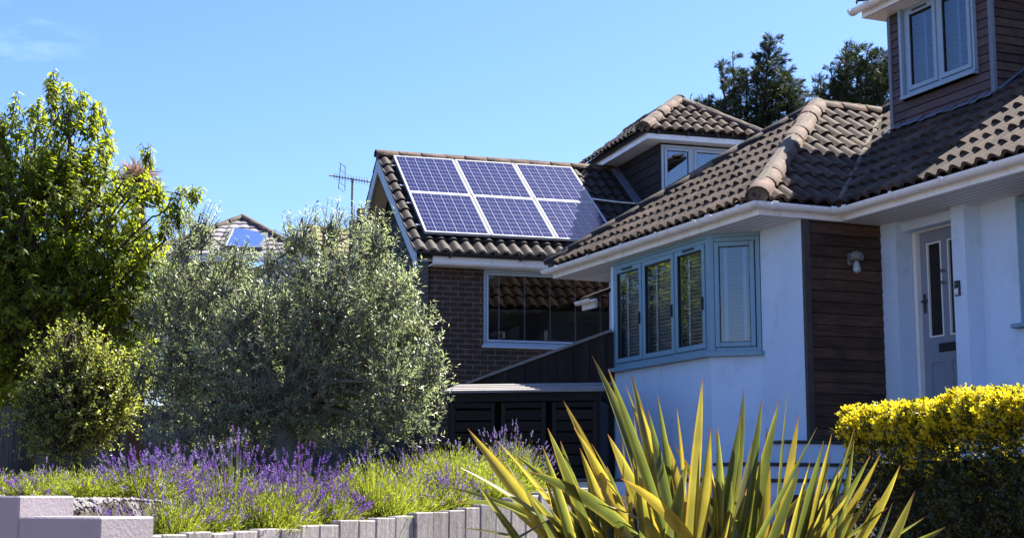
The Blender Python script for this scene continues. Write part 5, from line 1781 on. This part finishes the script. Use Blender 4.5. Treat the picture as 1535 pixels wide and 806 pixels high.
hedge_leaves('golden_leaves', 30000, HT - .17, HT, .15, M['leaf_gold'], 9, .0175, .0115, .0, .07)
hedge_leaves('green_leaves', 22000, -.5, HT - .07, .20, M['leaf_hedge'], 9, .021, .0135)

# ------------------------------------------------------------------ phormium in the foreground
PH_ = [  # base px, tip px, width px, sideways bow px
    ((985, 830), (887, 532), 30, -14), ((1005, 835), (912, 553), 20, -12), ((1000, 820), (946, 560), 24, -6), ((990, 810), (937, 576), 10, -20), ((1005, 830), (958, 602), 26, -8),
    ((1020, 830), (971, 613), 22, -6), ((1030, 830), (994, 646), 26, -5), ((1022, 740), (1014, 608), 13, 0), ((1030, 830), (1053, 568), 23, -8), ((1085, 830), (1011, 667), 24, -22),
    ((1060, 835), (1115, 581), 36, -14), ((1075, 830), (1110, 622), 22, -4), ((1108, 830), (1142, 598), 18, -6), ((1122, 835), (1168, 600), 36, -8), ((1165, 800), (1181, 583), 11, 2),
    ((1168, 830), (1197, 622), 20, 0), ((1080, 830), (1119, 692), 22, -10), ((1195, 835), (1235, 660), 24, -8), ((1213, 820), (1247, 650), 18, -6), ((1150, 835), (1199, 700), 22, -8),
    ((1210, 840), (1245, 735), 20, -6), ((1085, 835), (1078, 695), 22, 0), ((1040, 840), (1043, 752), 14, 0), ((1240, 840), (1280, 658), 18, -6), ((1262, 835), (1349, 697), 18, -22),
    ((1315, 845), (1371, 736), 20, -12), ((1330, 830), (1417, 789), 17, -14), ((1290, 845), (1338, 752), 13, -10), ((835, 830), (701, 642), 28, -4), ((855, 835), (729, 689), 24, -8),
    ((800, 840), (707, 713), 20, -8), ((830, 815), (686, 754), 22, -34), ((925, 830), (845, 601), 22, -16), ((890, 810), (821, 641), 22, -6), ((862, 830), (813, 668), 20, -2),
    ((915, 825), (869, 671), 22, -6), ((985, 830), (911, 650), 28, -12), ((1030, 840), (930, 716), 24, -34), ((928, 840), (901, 698), 26, 0), ((955, 845), (910, 698), 26, -6),
    ((930, 805), (792, 706), 26, -28), ((1020, 845), (912, 757), 24, -30), ((745, 815), (832, 772), 16, -10), ((965, 840), (950, 620), 24, 2), ((1010, 840), (985, 590), 20, -6),
    ((900, 830), (880, 690), 18, -2), ((870, 840), (790, 735), 20, -14), ((1040, 840), (1065, 640), 24, -4), ((1100, 840), (1128, 660), 26, -6), ((1140, 840), (1150, 640), 22, -2),
    ((1180, 840), (1215, 690), 20, -6), ((1000, 840), (1030, 690), 26, 4), ((950, 840), (890, 735), 22, -10), ((1055, 840), (1100, 720), 20, -8), ((880, 840), (850, 720), 22, -6),
]
for (b, t, w_, bo) in (((1250, 830), (1420, 806), 14, -30), ((1200, 830), (1330, 760), 16, -30), ((1230, 840), (1385, 775), 15, -26), ((1150, 840), (1300, 735), 18, -20), ((860, 830), (690, 700), 18, -26), ((880, 835), (745, 660), 20, -18), ((840, 830), (672, 730), 15, -28),
                       ((820, 835), (680, 790), 15, -24), ((1100, 840), (1240, 700), 18, -16), ((910, 835), (770, 680), 18, -22), ((960, 840), (860, 640), 20, -14), ((1120, 840), (1225, 640), 18, -10)):
    PH_.append((b, t, w_, bo))
for k in range(48):
    bx = random.uniform(850, 1250)
    tx = bx + (bx - 1040) * random.uniform(.1, .65) + random.gauss(0, 28)
    PH_.append(((bx, 845), (tx, random.uniform(635, 780)), random.uniform(13, 24), random.gauss(-6, 9)))
Vp = []; Fp = []; Ed = []; Al = []; Rn = []
for (b, t, wpx, bow) in PH_:
    Yb = 6.0 + random.uniform(-.16, .16)
    Yt = Yb + random.uniform(-.32, .30)
    B0 = at(b[0], b[1], Yb); T0 = at(t[0], t[1], Yt)
    B0 = B0 + (B0 - T0) * .55 * (.45 / max(.3, (T0 - B0).length))       # run down to the rootstock below the frame
    mid = (B0 + T0) / 2
    s = Yb / 2265
    dv = (T0 - B0).normalized()
    perp = Vector((dv.z, 0, -dv.x)).normalized()
    mid = mid + perp * (bow * s * -1) * 1.0 + Vector((0, random.uniform(-.05, .05), 0)) + Vector((0, 0, abs(bow) * s * .5))
    pl = bez(B0, mid, T0, 14)
    W0 = wpx * s * .39
    az = random.gauss(0, .85)
    wdir = Vector((math.cos(az), math.sin(az), 0))
    fold = random.uniform(.7, 1.7)
    tw = random.uniform(-.9, .9)
    k0 = len(Vp)
    rr = random.random()
    for i, p in enumerate(pl):
        tt = i / 14
        d = (pl[min(i + 1, 14)] - pl[max(i - 1, 0)]).normalized()
        wd_ = (wdir - d * wdir.dot(d)).normalized()
        n__ = wd_.cross(d)
        wd_ = (wd_ * math.cos(tw * tt) + n__ * math.sin(tw * tt)); n__ = wd_.cross(d)
        w_ = W0 * (min(1, .72 + tt * .6) if tt < .58 else 1 - ((tt - .58) / .42) ** 1.9)
        w_ = max(w_, .0012)
        fo = fold * (1 - .5 * tt)
        for sx, e_ in ((-1, 1), (-.92, .86), (-.5, .45), (0, .0), (.5, .45), (.92, .86), (1, 1)):
            Vp.append(p + wd_ * (sx * w_) + n__ * (abs(sx) * w_ * fo)); Ed.append(e_); Al.append(tt); Rn.append(rr)
    for i in range(14):
        for j in range(6):
            a_ = k0 + i * 7 + j
            Fp.append((a_, a_ + 1, a_ + 8, a_ + 7))
pm = (sum((Vector(v) for v in Vp), Vector()) / len(Vp)); pr = Vector((pm.x, 6.0, -1.25))
ph = empty('phormium', pr, 0, 'large spiky phormium with yellow-edged olive sword leaves in the foreground', 'plant')
mesh_np('sword_leaves', np.array([tuple(v) for v in Vp]) - np.array(tuple(pr)), np.array(Fp), M['phormium'], ph, None, smooth=True, vattr={'edge': np.array(Ed), 'along': np.array(Al), 'rnd': np.array(Rn)})
q = MB(); q.lathe((0, 0, -.4), [(.45, 0), (.42, .35), (.25, .75), (.08, .85)], 14); q.build('rootstock', M['bark'], ph, smooth=True)
